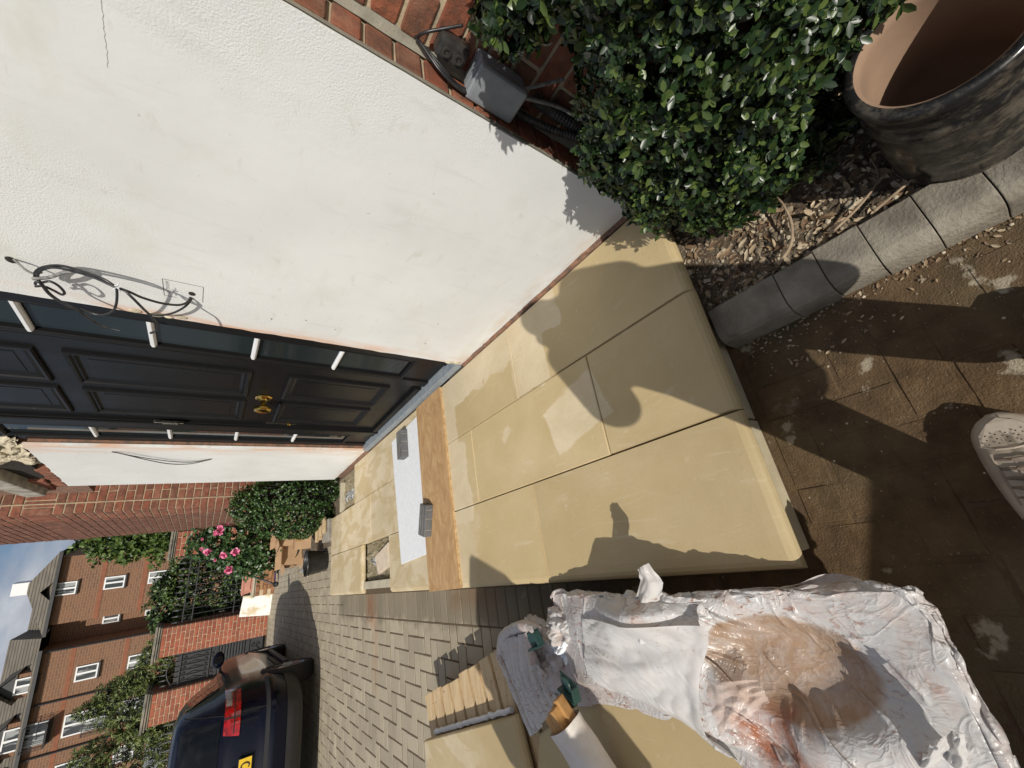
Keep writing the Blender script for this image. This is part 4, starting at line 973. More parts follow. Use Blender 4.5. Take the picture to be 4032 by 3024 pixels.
# battens in a foam sleeve, standing on end and leaning towards us
q0 = on(Z8(1395, 1365), .36); q1 = on(Z8(1450, 1659), .20)
BT = thing('foam_wrapped_battens', 'bundle of brown battens poking out of a white foam sleeve', 'timber', (q1.x, q1.y, .19))
top = V((-.50, 1.245, .345)); bot = V((-.86, 1.10, .21))
d = (top - bot).normalized(); sd = V((.25, -.97, 0)).normalized(); sd = (sd - d*sd.dot(d)).normalized(); upv = sd.cross(d)
if upv.z < 0: upv = -upv
for i, (a, b) in enumerate(((-.032, -.012), (0.0, -.012), (.032, -.004), (-.016, .022), (.018, .024))):
    MB().obox((top + bot)/2 + sd*a + upv*b + d*(.012*(i % 3)), (d, sd, upv), ((top-bot).length/2 + .02, .0145, .0155)).build('batten', M['oak'], BT, bevel=.002)
mb = MB(); n_ = 20
def sec(t, k):
    a = 2*math.pi*k/n_; r = .058 + .006*mnoise.noise(V((t*6, math.cos(a)*2, math.sin(a)*2))) + .012*max(0, t - .9)
    cs, sn = math.cos(a), math.sin(a); f = 1/max(abs(cs), abs(sn))**.6
    return bot.lerp(top, t*.965) + sd*cs*r*f + upv*sn*r*f*.82
mb.grid(n_, 14, lambda u, v: sec(v - .02, u*n_)); mb.build('foam_sleeve', M['foamsleeve'], BT, smooth=True)

# ---- the white wrapped pack
WP = thing('wrapped_stone_pack', 'low pack wrapped in torn dusty white plastic beside the landing', 'package', (-.45, .8, 0))
def fold(x, y):
    f = .0
    f += .016*mnoise.fractal(V((x*5, y*3.2, 1)), 1, 2.1, 4)
    f += .010*abs(mnoise.noise(V((x*14 + y*5, y*5 - x*4, 2))))
    f += .006*abs(mnoise.noise(V((x*34 - y*12, y*9, 5))))
    return f
def sstep(a, b, x): t = max(0, min(1, (x-a)/(b-a))); return t*t*(3-2*t)
XR, XL, YN, YF = -.168, -1.05, .252, 1.36
def ptop(x, y):
    h = .225 + .035*sstep(.35, .6, y) + .04*math.exp(-((x+.33)**2/.02 + (y-1.0)**2/.05)) - .05*sstep(1.1, 1.4, y)
    h -= .085*math.exp(-(((x+.34)**2/.011 + (y-.555)**2/.030))**2)          # the dished hollow in the wrapping
    h += .125*math.exp(-((x+.205)**2/.0022 + (y-.82)**2/.026))
    h -= .06*math.exp(-((x+.49)**2/.004 + (y-.65)**2/.005))
    h -= .05*sstep(-.42, -.62, x)*sstep(.9, .5, y)
    h += .012*mnoise.noise(V((x*9, y*9, 3)))
    return h
# the sheet: a slack film relaxed over the stones underneath (particles with distance constraints)
def drape(nx, ny, xr, xl, yn, yf, hfn, slack, steps, seed, mgn=.0):
    rs_ = np.random.default_rng(seed)
    U, Vv = np.meshgrid(np.linspace(0, 1, nx), np.linspace(0, 1, ny))
    Y = yn + (yf - yn)*Vv; X = xr + (np.interp(Y, [.15, .6, .85, 1.1, 1.5], xl) - xr)*U
    gx = np.linspace(-1.5, .2, 260); gy = np.linspace(-.1, 1.9, 300)
    HG = np.array([[hfn(a_, b_) for a_ in gx] for b_ in gy])
    def H_(x, y):
        fx = np.clip((x - gx[0])/(gx[1]-gx[0]), 0, 258.99); fy = np.clip((y - gy[0])/(gy[1]-gy[0]), 0, 298.99); i = fx.astype(int); j = fy.astype(int); fx -= i; fy -= j
        return HG[j, i]*(1-fx)*(1-fy) + HG[j, i+1]*fx*(1-fy) + HG[j+1, i]*(1-fx)*fy + HG[j+1, i+1]*fx*fy
    def blur(a_, k):
        for _ in range(k): a_ = (a_ + np.roll(a_, 1, 0) + np.roll(a_, -1, 0) + np.roll(a_, 1, 1) + np.roll(a_, -1, 1))/5
        return a_
    Pz = H_(X, Y) + .02 + .010*blur(rs_.normal(size=X.shape), 6)*6
    P = np.stack([X, Y, Pz], -1); Vel = np.zeros_like(P)
    sl_ = 1 + slack*(0.55 + 1.3*np.clip(blur(rs_.normal(size=X.shape), 30)*14, -.4, 1))
    ed = np.minimum(np.minimum(U, 1-U)*2.2, np.minimum(Vv, 1-Vv)*3.0); sl_ = 1 + (sl_ - 1)*np.clip(ed*3 - .35, .05, 1)
    dx, dy = abs(xl[2]-xr)/(nx-1), abs(yf-yn)/(ny-1)
    # true surface lengths so the skirts reach the ground
    lx = np.linalg.norm(np.diff(np.stack([X, Y, H_(X, Y)], -1), axis=1), axis=-1); ly = np.linalg.norm(np.diff(np.stack([X, Y, H_(X, Y)], -1), axis=0), axis=-1)
    lx = np.minimum(lx, dx*3.5)*(sl_[:, :-1]); ly = np.minimum(ly, dy*3.5)*(sl_[:-1])
    d1 = np.sqrt(((lx[:-1] + lx[1:])/2)**2 + ((ly[:, :-1] + ly[:, 1:])/2)**2)
    def solve(A_, B_, L_, k):
        d_ = B_ - A_; n2_ = np.linalg.norm(d_, axis=-1) + 1e-9; c_ = (k*.5*(n2_ - L_)/n2_)[..., None]*d_; return c_
    for it in range(steps):
        Vel[..., 2] -= .0006; Vel *= .90; Q = P + Vel
        for k_ in range(6):
            for par in (0, 1):
                c_ = solve(Q[:, par:-1:2], Q[:, par+1::2], lx[:, par::2], 1.0); Q[:, par:-1:2] += c_; Q[:, par+1::2] -= c_
                c_ = solve(Q[par:-1:2], Q[par+1::2], ly[par::2], 1.0); Q[par:-1:2] += c_; Q[par+1::2] -= c_
            for par in (0, 1):
                c_ = solve(Q[par:-1:2, :-1], Q[par+1::2, 1:], d1[par::2], .35); Q[par:-1:2, :-1] += c_; Q[par+1::2, 1:] -= c_
                c_ = solve(Q[par:-1:2, 1:], Q[par+1::2, :-1], d1[par::2], .35); Q[par:-1:2, 1:] += c_; Q[par+1::2, :-1] -= c_
            # mild bending resistance
            lap = (Q[1:-1, :-2] + Q[1:-1, 2:] + Q[:-2, 1:-1] + Q[2:, 1:-1])/4 - Q[1:-1, 1:-1]; Q[1:-1, 1:-1] += .035*lap
            h_ = H_(Q[..., 0], Q[..., 1]) + .003; below = Q[..., 2] < h_
            Q[..., 2] = np.where(below, Q[..., 2] + np.clip(h_ - Q[..., 2], 0, .03), Q[..., 2])
        nv = Q - P; Vel = np.where(below[..., None], nv*.3, nv); P = Q
    return P
def packh(x, y):
    e = sstep(XR + .012, XR - .006, x)*sstep(YN - .012, YN + .006, y)*sstep(YF + .03, YF - .03, y)
    k = sstep(0, .03, x - float(np.interp(y, [.15, .6, .85, 1.1, 1.5], [-.80, -.60, -.47, -.45, -.5])))
    return (ptop(min(x, XR), min(max(y, YN), YF))*k + .195*(1-k))*e
PW = drape(112, 200, -.10, [-.86, -.66, -.52, -.50, -.56], .185, 1.43, packh, .12, 80, 4)
ny_, nx_ = PW.shape[:2]
mb = MB(); mb.v = [tuple(q) for q in PW.reshape(-1, 3)]
mb.f = [(j*nx_+i, j*nx_+i+1, (j+1)*nx_+i+1, (j+1)*nx_+i) for j in range(ny_-1) for i in range(nx_-1)]
smoothmod(mb.build('wrapping', M['plastic'], WP, smooth=True), 1)
# crumpled far end: ropes of twisted film running down over the pallet slats
def rope(pts, r, m, name='twisted_film', rr=None):
    P = spline(pts, 12); k = len(P)
    rs = [r*(1 + .28*mnoise.noise(V((i*.35, r*90, 1)))) * (rr(i/k) if rr else 1) for i in range(k)]
    o = MB().tube(P, rs, 14).build(name, m, WP, smooth=True)
    return o
e0, e1 = on(Z8(1030, 920), .215), on(Z8(1225, 1440), .205)
def sheetpatch(corners, nx, ny, fnz, m, name, fr=.012):
    c = [V(q) for q in corners]
    def f(u, v):
        p = (c[0]*(1-u) + c[1]*u)*(1-v) + (c[3]*(1-u) + c[2]*u)*v
        g = fnz(u, v); w_ = fr*mnoise.noise(V((u*9, v*9, len(name))))
        return p + V((w_*(abs(u-.5) > .47), w_*(abs(v-.5) > .47), g))
    return MB().grid(nx, ny, f).build(name, m, WP, smooth=True)
# pleated sheet hanging over the pallet end
sheetpatch([on(Z8(1035, 830), .25), on(Z8(1250, 1450), .20), on(Z8(1390, 1240), .215), on(Z8(1210, 780), .285)], 46, 40, lambda u, v: .018*math.sin(v*38 + 5*u + 2*mnoise.noise(V((u*4, v*4, 0))))*(.35 + .65*abs(math.sin(3*u))) + .03*math.sin(math.pi*v)*math.sin(math.pi*u), M['plastic'], 'pleated_sheet')
rope([on(Z8(1015, 905), .17), on(Z8(1060, 1010), .185), on(Z8(1140, 1200), .19), on(Z8(1245, 1440), .18)], .016, M['plastic'])
rope([on(Z8(1040, 880), .20), on(Z8(1100, 1020), .21), on(Z8(1180, 1210), .215), on(Z8(1265, 1420), .20)], .013, M['plastic'])
rope([on(Z8(1030, 900), .20), on(Z8(1060, 790), .25), on(Z8(1180, 738), .28), on(Z8(1280, 770), .29)], .02, M['plastic'])
# crumpled mound beyond the corner guards
def mound(c, r, name, m, seed, amp=.35):
    def f(u, v):
        a = 2*math.pi*u; t = v*math.pi*.52
        d_ = V((math.cos(a)*math.sin(t), math.sin(a)*math.sin(t), math.cos(t)))
        k = 1 + amp*mnoise.fractal(d_*2.2 + V((seed, 0, 0)), 1, 2.2, 4) + .12*abs(mnoise.noise(d_*7 + V((0, seed, 0))))
        return V(c) + V((d_.x*r[0], d_.y*r[1], d_.z*r[2]))*k
    return MB().grid(64, 30, f).build(name, m, WP, smooth=True)
p0 = on(Z8(1420, 690), .22); mound((p0.x - .03, p0.y - .02, .16), (.085, .11, .10), 'crumpled_film', M['plastic'], 3)
p0 = on(Z8(1330, 1000), .24); mound((p0.x, p0.y, .17), (.10, .13, .06), 'crumpled_film', M['plastic'], 7, .45)
p0 = on(Z8(1420, 880), .25); mound((p0.x, p0.y, .20), (.05, .06, .05), 'torn_foam', M['sheet'], 9, .5)
p0 = on(Z8(1190, 830), .23); mound((p0.x, p0.y, .17), (.07, .10, .085), 'crumpled_film', M['plastic'], 12)
# long loose sheet folded over the left half, its free edge ending in a raised tip beside the hollow
TOPZ = np.zeros((150, 150)); 
for q in PW.reshape(-1, 3):
    i_, j_ = int((q[0] + 1.2)/1.2*149), int(q[1]/1.5*149)
    if 0 <= i_ < 150 and 0 <= j_ < 150: TOPZ[j_, i_] = max(TOPZ[j_, i_], q[2])
for _ in range(5): TOPZ = np.maximum(TOPZ, (np.roll(TOPZ, 1, 0) + np.roll(TOPZ, -1, 0) + np.roll(TOPZ, 1, 1) + np.roll(TOPZ, -1, 1))/4)
for _ in range(6): TOPZ = (TOPZ + np.roll(TOPZ, 1, 0) + np.roll(TOPZ, -1, 0) + np.roll(TOPZ, 1, 1) + np.roll(TOPZ, -1, 1))/5
def topz(x, y):
    fx = min(147.9, max(0, (x + 1.2)/1.2*149)); fy = min(147.9, max(0, y/1.5*149)); i, j = int(fx), int(fy); fx -= i; fy -= j
    return float(TOPZ[j, i]*(1-fx)*(1-fy) + TOPZ[j, i+1]*fx*(1-fy) + TOPZ[j+1, i]*(1-fx)*fy + TOPZ[j+1, i+1]*fx*fy)
def loose(u, v):
    A1, B1, C1, D1 = on(Z8(1560, 690), .295), on(Z8(1590, 1060), .30), on(Z9(330, 1690), .235), on(Z9(265, 700), .30)
    p = (A1*(1-u) + B1*u)*(1-v) + (D1*(1-u) + C1*u)*v
    p = p + (A1 - D1).normalized()*(.07*math.sin(math.pi*u)*sstep(.45, 1, v))
    f1 = .007*math.sin(11*u + 4*v + 3*mnoise.noise(V((u*2, v*2, 1))))*(.4 + .6*v)
    f2 = .007*abs(mnoise.noise(V((u*6 + v*3, v*4 - u*2, 3)))) + .004*abs(mnoise.noise(V((u*15 - v*9, v*8, 7))))
    e_ = min(u, 1-u, v*1.5)
    z = .35*(topz(p.x, p.y) + .012) + .65*(max(p.z - .025, topz(p.x, p.y) + .006)) + f1 + f2
    z += .045*sstep(.72, 1, v)*sstep(.5, 0, u) + .012*sstep(.9, 1, v) - .03*sstep(.85, 1, u)*sstep(.1, .5, v)
    return V((p.x, p.y, z))
MB().grid(90, 90, loose).build('loose_sheet', M['film'], WP, smooth=True)
# raised flap whose shadow falls on the landing
LE = [(1918, 372, .375), (1938, 440, .365), (1888, 640, .335), (1905, 830, .30)]; RE = [(1990, 330, .38), (2085, 460, .37), (2062, 570, .345), (2035, 850, .305)]
def flapf(u, v):
    k = min(2, int(v*3)); t = v*3 - k; l0, l1, r0_, r1_2 = LE[k], LE[k+1], RE[k], RE[k+1]
    l_ = [l0[i]*(1-t) + l1[i]*t for i in range(3)]; r_ = [r0_[i]*(1-t) + r1_2[i]*t for i in range(3)]
    q = [l_[i]*(1-u) + r_[i]*u for i in range(3)]
    p = on(Z8(q[0], q[1]), q[2]); return p + V((0, 0, .022*math.sin(math.pi*u)**2*(.4 + .6*v) + .006*mnoise.noise(V((u*5, v*6, 2)))))
MB().grid(22, 36, flapf).build('raised_flap', M['film'], WP, smooth=True)
sheetpatch([on(Z9(80, 1090), .245), on(Z9(480, 1080), .25), on(Z9(560, 1230), .245), on(Z9(180, 1500), .235)], 20, 20, lambda u, v: .02*math.sin(math.pi*u) + .016*mnoise.noise(V((u*6, v*6, 8))), M['clear'], 'clear_film')
# torn pit full of brick dust
mb = MB().grid(40, 40, lambda u, v: (-.44 - .11*u, .58 + .14*v, .155 + .03*mnoise.fractal(V((u*5, v*5, 4)), 1, 2, 4) + .02*abs(mnoise.noise(V((u*13, v*11, 1))))))
mb.build('dusty_scraps', M['dustfloor'], WP, smooth=True)
# standing crumpled tip near the bottom edge
sheetpatch([on(Z9(1520, 1640), .22), on(Z9(1850, 1655), .22), on(Z9(1830, 1420), .31), on(Z9(1640, 1470), .30)], 20, 16, lambda u, v: .016*mnoise.noise(V((u*7, v*5, 2))) + .012*math.sin(u*9), M['film'], 'raised_tip')
# dark green corner guards
def guard(c, ax, sd_, name, label):
    t = thing(name, label, 'corner guard', tuple(c), 0, 'dark green corner guards on the wrapped pack')
    a = V(ax).normalized(); s_ = V(sd_).normalized(); s_ = (s_ - a*s_.dot(a)).normalized(); u_ = a.cross(s_)
    if u_.z < 0: u_ = -u_
    c = V(c)
    MB().obox(c, (a, s_, u_), (.045, .026, .004)).build('plate', M['greenplastic'], t, bevel=.003)
    MB().obox(c + s_*.026 + u_*.012, (a, s_, u_), (.045, .004, .016)).build('lip', M['greenplastic'], t, bevel=.003)
    MB().obox(c + a*.043 + u_*.012, (a, s_, u_), (.004, .022, .014)).build('lip', M['greenplastic'], t, bevel=.003)
    o_ = MB().lathe([(0, 0), (.024, 0), (.026, .004), (.024, .009), (0, .009)], c - a*.012 + u_*.002, 18, u_).build('web', M['greenplastic'], t)
guard(on(Z8(1255, 815), .295), (.25, -1, .15), (-1, -.2, -.25), 'corner_guard', 'dark green plastic corner guard at the far end of the pack')
guard(on(Z8(1480, 1120), .295), (-.35, -1, .1), (-1, .3, -.35), 'corner_guard', 'dark green plastic corner guard half covered by film in the middle of the pack')
# unseen crate, added so its corner casts the shadow on landing and pallet
CR2 = thing('shadow_crate', 'unseen tall slatted crate added to shade the landing and pallet', 'crate', (-1.4, .6, 0))
cq = [(-1.10, .68), (-1.215, .375), (-1.72, .52), (-1.62, .80)]
MB().prism(cq, 0, 1.38).build('caster_core', M['riser'], CR2, bevel=.01)
for a_, b_ in zip(cq, cq[1:] + cq[:1]):
    for k in range(9): MB().bar((a_[0], a_[1], .08 + k*.155), (b_[0], b_[1], .08 + k*.155), .03, .11).build('slat', M['pine'], CR2, bevel=.003)

SP = thing('shadow_stack', 'unseen waist high stack added behind the photographer to shade the paving', 'shadow caster', (-1.5, -1.3, 0))  # unseen stack added to cast the shade over the foreground paving
for k in range(4): MB().add([(-.86, -.80, .02 + k*.245), (-2.2, -.22, .02 + k*.245), (-2.6, -1.2, .02 + k*.245), (-1.28, -1.75, .02 + k*.245), (-.86, -.80, .25 + k*.245), (-2.2, -.22, .25 + k*.245), (-2.6, -1.2, .25 + k*.245), (-1.28, -1.75, .25 + k*.245)], [(0,1,2,3),(7,6,5,4),(0,4,5,1),(1,5,6,2),(2,6,7,3),(3,7,4,0)]).build('caster_layer', M['riser'], SP, bevel=.01)
# =================================================================== HEDGE, ROSES, YARD THINGS
def hedge(name, label, loc, blobs, n_, ln, wd, m, k=6, keep=None, cat='hedge', inner=.6, bump=.10):
    t = thing(name, label, cat, loc)
    P, N = shell(blobs, n_, bump=bump, depth=(.90, 1.05), keep=keep); leafobj('foliage', *rosettes(P, N + rg.normal(size=N.shape)*.4 + np.array([0, 0, .2]), k, ln, wd), m, t, .2, .12, 'stuff')
    P, N = shell(blobs, int(n_*inner), bump=bump, depth=(.62, .9), keep=keep); leafobj('inner_foliage', *rosettes(P, N + rg.normal(size=N.shape)*.5, 4, ln, wd), M['leafshade'], t, .2, .1, 'stuff')
    lo = V(loc); c0_ = V(blobs[0][0])
    for j in range(5):
        b = V(blobs[rnd.randrange(len(blobs))][0]); MB().tube([lo + V((rnd.uniform(-.05, .05), rnd.uniform(-.05, .05), 0)), lo.lerp(b, .5), b], [.012, .009, .005], 6).build('stem', M['bark'], t)
    return t
hedge('box_hedge', 'clipped dark green box hedge in front of the far brick pier', (.95, 5.75, 0),
      [((1.02, 5.8, .60), (.30, .38, .55)), ((.84, 5.8, .52), (.24, .34, .48)), ((.68, 5.82, .44), (.13, .26, .26)), ((.95, 5.75, .98), (.2, .28, .17)), ((1.05, 5.45, .5), (.20, .2, .5))], 4600, .026, .015, M['boxleaf'], 6, bump=.07)
# bed soil under the hedge
mb = MB().grid(20, 30, lambda u, v: (.42 + .95*u, 5.22 + 3.6*v, .05 + .03*mnoise.noise(V((u*8, v*14, 2))))); tag(mb.build('hedge_bed', M['soil'], smooth=True), kind='structure')
RB = thing('rose_bush', 'leafy rose bush with pink blooms beside the far pier', 'rose bush', (.85, 8.3, 0))
rb = [((.95, 8.35, 1.0), (.35, .5, .55)), ((.72, 8.3, .75), (.28, .4, .45)), ((.55, 8.35, .85), (.25, .35, .35)), ((.85, 8.4, 1.35), (.22, .3, .25)), ((.5, 8.6, .6), (.25, .4, .3))]
P, N = shell(rb, 1500, bump=.2, depth=(.6, 1.08)); leafobj('foliage', *rosettes(P, N + rg.normal(size=N.shape)*.6 + np.array([0, -.3, .3]), 5, .062, .038), M['roseleaf'], RB, .12, .1, 'stuff')
Z7 = lambda a, b: (a*.6076, 2016 + b*.6076); Q3 = lambda a, b: (560 + a*.2893, 1840 + b*.2893)
def onY(px, Y):
    u = (3024 - px[1] - 1512)/1549.; v = (px[0] - 2016)/1549.; d = CR*u + CU*v + CF; return V((0, 0, CAMZ)) + d*(Y/d.y)
for (a, b, r) in ((1060, 835, 48), (1000, 895, 34), (1065, 890, 30), (880, 1150, 44), (1105, 1190, 46), (1265, 1150, 52), (1175, 1390, 54), (805, 1110, 22), (1160, 765, 24), (990, 1258, 20), (818, 978, 18)):
    c = onY(Q3(a, b), 7.75 + rnd.uniform(-.05, .1)); R_ = r*.2893/1549.*6.7*.9
    n_ = 34; d = rg.normal(size=(n_, 3)); d /= np.linalg.norm(d, axis=1)[:, None]; d = d*np.array([1, .8, .8]); d[:, 1] -= .35
    Pp = np.array(c) + d*R_*.25; leafobj('bloom', Pp, d + rg.normal(size=d.shape)*.2, np.cross(d, rg.normal(size=d.shape)) + d*.8, np.full(n_, R_*.85)*rg.uniform(.7, 1.2, n_), np.full(n_, R_*.95), M['petal'], RB, .15, .35)
for j in range(7):
    q = V(rb[j % 5][0]) + V((rnd.uniform(-.1, .1), 0, .2)); MB().tube(spline([V((.85, 8.3, 0)), V((.85, 8.3, 0)).lerp(q, .5) + V((0, 0, .1)), q], 5), .008, 5).build('cane', M['bark'], RB)

# black bucket
BK = thing('black_bucket', 'black plastic builder bucket standing behind the end of the landing', 'bucket', (.272, 6.2, 0))
MB().lathe([(0, 0), (.118, 0), (.12, .004), (.155, .24), (.163, .243), (.165, .262), (.156, .264), (.150, .24), (.115, .012), (0, .012)], (.272, 6.22, 0), 32).build('shell', M['bucket'], BK, smooth=True)
MB().tube([V((.272 + .162*math.cos(a), 6.22 + .162*math.sin(a)*.5 - .11, .25 - .05*math.sin(a))) for a in np.linspace(0, math.pi, 14)], .004, 6).build('handle', M['chrome'], BK)
# cardboard boxes
def carton(name, label, loc, rz, sx, sy, sz, openf, tape=True):
    t = thing(name, label, 'box', loc, rz, 'cardboard boxes by the hedge')
    for nm, a in (('side', (-sx/2, -sy/2, 0, sx/2, -sy/2+.004, sz)), ('side', (-sx/2, sy/2-.004, 0, sx/2, sy/2, sz)), ('side', (-sx/2, -sy/2+.0045, 0, -sx/2+.004, sy/2-.0045, sz)), ('side', (sx/2-.004, -sy/2+.0045, 0, sx/2, sy/2-.0045, sz)), ('base', (-sx/2+.005, -sy/2+.005, .001, sx/2-.005, sy/2-.005, .005))):
        MB().box(*a).build(nm, M['card'], t, local=True)
    if openf:
        for p, q, dr in (((-sx/2, -sy/2, sz), (sx/2, -sy/2, sz), (0, -.7, .35)), ((-sx/2, sy/2, sz), (sx/2, sy/2, sz), (0, .8, .5)), ((-sx/2, -sy/2, sz), (-sx/2, sy/2, sz), (-.75, 0, -.15)), ((sx/2, -sy/2, sz), (sx/2, sy/2, sz), (.6, 0, .6))):
            MB().prism3([V(p), V(q), V(q) + V(dr)*sy*.42, V(p) + V(dr)*sy*.42], (0, 0, .004)).build('flap', M['card'], t, local=True)
    else:
        MB().box(-sx/2, -sy/2, sz+.0005, sx/2, -.002, sz+.0045).build('flap', M['card'], t, local=True); MB().box(-sx/2, .002, sz+.0005, sx/2, sy/2, sz+.0045).build('flap', M['card'], t, local=True)
        if tape: MB().box(-sx/2, -.03, sz+.005, sx/2, .03, sz+.0056).build('tape', M['tape'], t, local=True); MB().box(-.03, -sy/2-.0008, sz-.09, .03, -sy/2, sz+.0055).build('tape', M['tape'], t, local=True)
    return t
a_ = carton('cardboard_box', 'closed taped cardboard box with white label on the planks', (.635, 6.72, .135), -.18, .27, .22, .20, False)
MB().box(-.1362, -.08, .05, -.1352, .02, .14).build('label', M['paper'], a_, local=True)
b_ = carton('cardboard_box', 'larger open cardboard box with a printed curved arrow on its side', (.55, 8.05, 0), .12, .42, .34, .30, True)
sm = []
for k in range(13):
    t = k/12; sm.append(V((-.2115, .10 - .20*t, .15 - .05*math.sin(math.pi*t))))
mb = MB()
for k in range(12):
    w0, w1 = .006 + .012*math.sin(math.pi*k/12), .006 + .012*math.sin(math.pi*(k+1)/12)
    mb.add([sm[k] + V((0, 0, w0)), sm[k+1] + V((0, 0, w1)), sm[k+1] - V((0, 0, w1)), sm[k] - V((0, 0, w0))], [(0, 1, 2, 3)])
mb.add([sm[-1] + V((0, -.01, .045)), sm[-1] + V((0, .035, .01)), sm[-1] + V((0, -.015, -.005))], [(0, 1, 2)])
mb.build('printed_smile', M['ink'], b_, local=True)
fm = MB().grid(2, 1, lambda u, v: (0, 0, 0))
mb2 = MB()
for k in range(12):
    t = k/12; x0 = -.12 + .24*t; x1 = -.12 + .24*(t + 1/12); z0 = .14 - .045*math.sin(math.pi*t); z1 = .14 - .045*math.sin(math.pi*(t + 1/12)); w0, w1 = .004 + .012*math.sin(math.pi*t), .004 + .012*math.sin(math.pi*(t+1/12))
    mb2.add([(x0, -.1712, z0 + w0), (x1, -.1712, z1 + w1), (x1, -.1712, z1 - w1), (x0, -.1712, z0 - w0)], [(0, 1, 2, 3)])
mb2.build('printed_smile', M['ink'], b_, local=True)
c_ = carton('cardboard_box', 'tilted open cardboard box behind the taped one', (.86, 7.75, .12), .3, .36, .30, .32, True)
# planks
PK = thing('timber_planks', 'short pale timber offcuts stacked beside the hedge', 'timber', (.62, 5.62, 0))
for k in range(5): MB().obox((.66 - .045*k*.4, 5.62 + .07*k, .17 + .028*(k % 3)), ((1, .15, 0), (0, 1, .25), (0, -.25, 1)), (.10, .030, .011)).build('plank', M['pine'], PK, bevel=.002)
MB().obox((.60, 5.70, .075), ((1, .1, 0), (0, 1, 0), (0, 0, 1)), (.13, .17, .07)).build('bearer_block', M['lintel'], PK, bevel=.01)
# water bottle
BO = thing('water_bottle', 'clear plastic water bottle lying on the block paving', 'bottle', (.25, 7.9, .04))
MB().lathe([(0, 0), (.03, 0), (.034, .006), (.034, .06), (.031, .07), (.034, .08), (.034, .15), (.02, .19), (.012, .20), (.012, .215)], (.243, 7.75, .036), 16, (.02, 1, 0)).build('body', M['bottle'], BO, smooth=True)
MB().lathe([(0, 0), (.0145, 0), (.0145, .018), (0, .018)], (.2475, 7.962, .036), 12, (.02, 1, 0)).build('screw_cap', M['paper'], BO)
# kick scooter
SC = thing('kick_scooter', 'kick scooter with iridescent deck and black stem lying by the low wall', 'scooter', (.4, 10.9, 0))
MB().obox((.42, 10.85, .075), ((1, .35, 0), (-.35, 1, 0), (0, 0, 1)), (.27, .055, .012)).build('deck', M['scoot'], SC, bevel=.006)
for x, y in ((.13, 10.75), (.71, 10.95)):
    wq = MB().lathe([(.030, -.012), (.052, -.013), (.056, -.006), (.056, .006), (.052, .013), (.030, .012), (.030, -.012)], (x, y, .056), 24, (-.33, .94, 0)).build('wheel', M['tyre'], SC, smooth=True)
    MB().lathe([(0, -.009), (.029, -.009), (.029, .009), (0, .009)], (x, y, .056), 16, (-.33, .94, 0)).build('wheel_hub', M['alloy'], wq)
MB().tube([(.13, 10.75, .06), (.17, 10.76, .14), (.45, 10.82, .66)], [.020, .019, .016], 10).build('stem', M['iron'], SC, smooth=True)
MB().tube([(.40, 10.98, .68), (.45, 10.82, .66), (.50, 10.66, .64)], .013, 10).build('handlebar', M['iron'], SC, smooth=True)
MB().tube([(.70, 10.92, .12), (.82, 10.80, .32)], .012, 8).build('fender', M['scoot'], SC)

# =================================================================== BOUNDARY: PIERS, GATE, RAILINGS
e_ = V((.98, -.2, 0)).normalized(); RZ = math.atan2(e_.y, e_.x)
def bx2s(x): return (x + .467)/.98
def bthing(name, label, cat, s, off=0, group=None):
    p = V((-.467, 12.07, 0)) + e_*s + V((-e_.y, e_.x, 0))*off
    return thing(name, label, cat, p, RZ, group)
MBG = unit('brick', .05); withmat(MBG, brickmat('gate_pier_brick', [(.33, .09, .055), (.42, .125, .07), (.28, .08, .05), (.38, .14, .085)], bump=.2))
M['mortar_pale'] = simple('pale_mortar', (.62, .50, .33), (.52, .42, .28), 8, .95)
def pier(label, x0, x1, group='brick gate piers'):
    s0, s1 = bx2s(x0), bx2s(x1); wd = s1 - s0
    t = bthing('gate_pier', label, 'pier', (s0 + s1)/2, 0, group)
    MB().box(-wd/2+.006, .006, 0, wd/2-.006, wd, 1.90).build('mortar_core', M['mortar_pale'], t, local=True)
    z = .01; c = 0
    while z < 1.88:
        cuts = [-wd/2, 0, wd/2] if c % 2 else [-wd/2, -wd/4, wd/4, wd/2]
        for a, b in zip(cuts[:-1], cuts[1:]):
            link('brick', MBG, None, t, ((a+b)/2, .02, z+.0325), (0, 0, rnd.uniform(-.01, .01)), (b-a-.012, .045, .064), local=True)
        for sgn in (-1, 1): link('brick', MBG, None, t, (sgn*(wd/2-.018), .045 + wd/2, z+.0325), None, (.04, wd-.05, .064), local=True)
        z += .0755; c += 1
    for k, (ov, h0, h1) in enumerate(((.02, 1.90, 1.93), (.045, 1.932, 1.965), (.065, 1.967, 2.005))):
        MB().box(-wd/2-ov, -ov, h0, wd/2+ov, wd+ov, h1).build('coping', M['cap'], t, local=True, bevel=.006)
    return t
pier('brick gate pier with stepped coping between railing and small gate', -.905, -.365)
pier('brick gate pier partly behind the dark car', -2.09, -1.535)
pier('brick gate pier beside the roses at the far house corner', 1.0, 1.50)
LW = bthing('low_brick_wall', 'low brick wall with stone coping under the railings', 'wall', bx2s(.40), -.55)
MB().box(-.33, 0, 0, .75, .30, .36).build('mortar_core', M['mortar_pale'], LW, local=True)
MBL = unit('brick', .05); withmat(MBL, brickmat('old_wall_brick', [(.34, .15, .07), (.42, .22, .10), (.30, .13, .07), (.45, .26, .12)], bump=.2))
for c in range(5):
    x = -.335 + (.11 if c % 2 else 0)
    while x < .74: link('brick', MBL, None, LW, (x + .1, -.006, .035 + c*.074), None, (.208, .03, .064), local=True); x += .22
for h0, h1, ov in ((.362, .39, .02), (.392, .43, .045)): MB().box(-.36, -ov, h0, .78, .33, h1).build('coping', M['coping'], LW, local=True, bevel=.006)
PLN = bthing('terracotta_trough', 'pink terracotta planter trough standing on the low wall', 'planter', bx2s(.36), -.45)
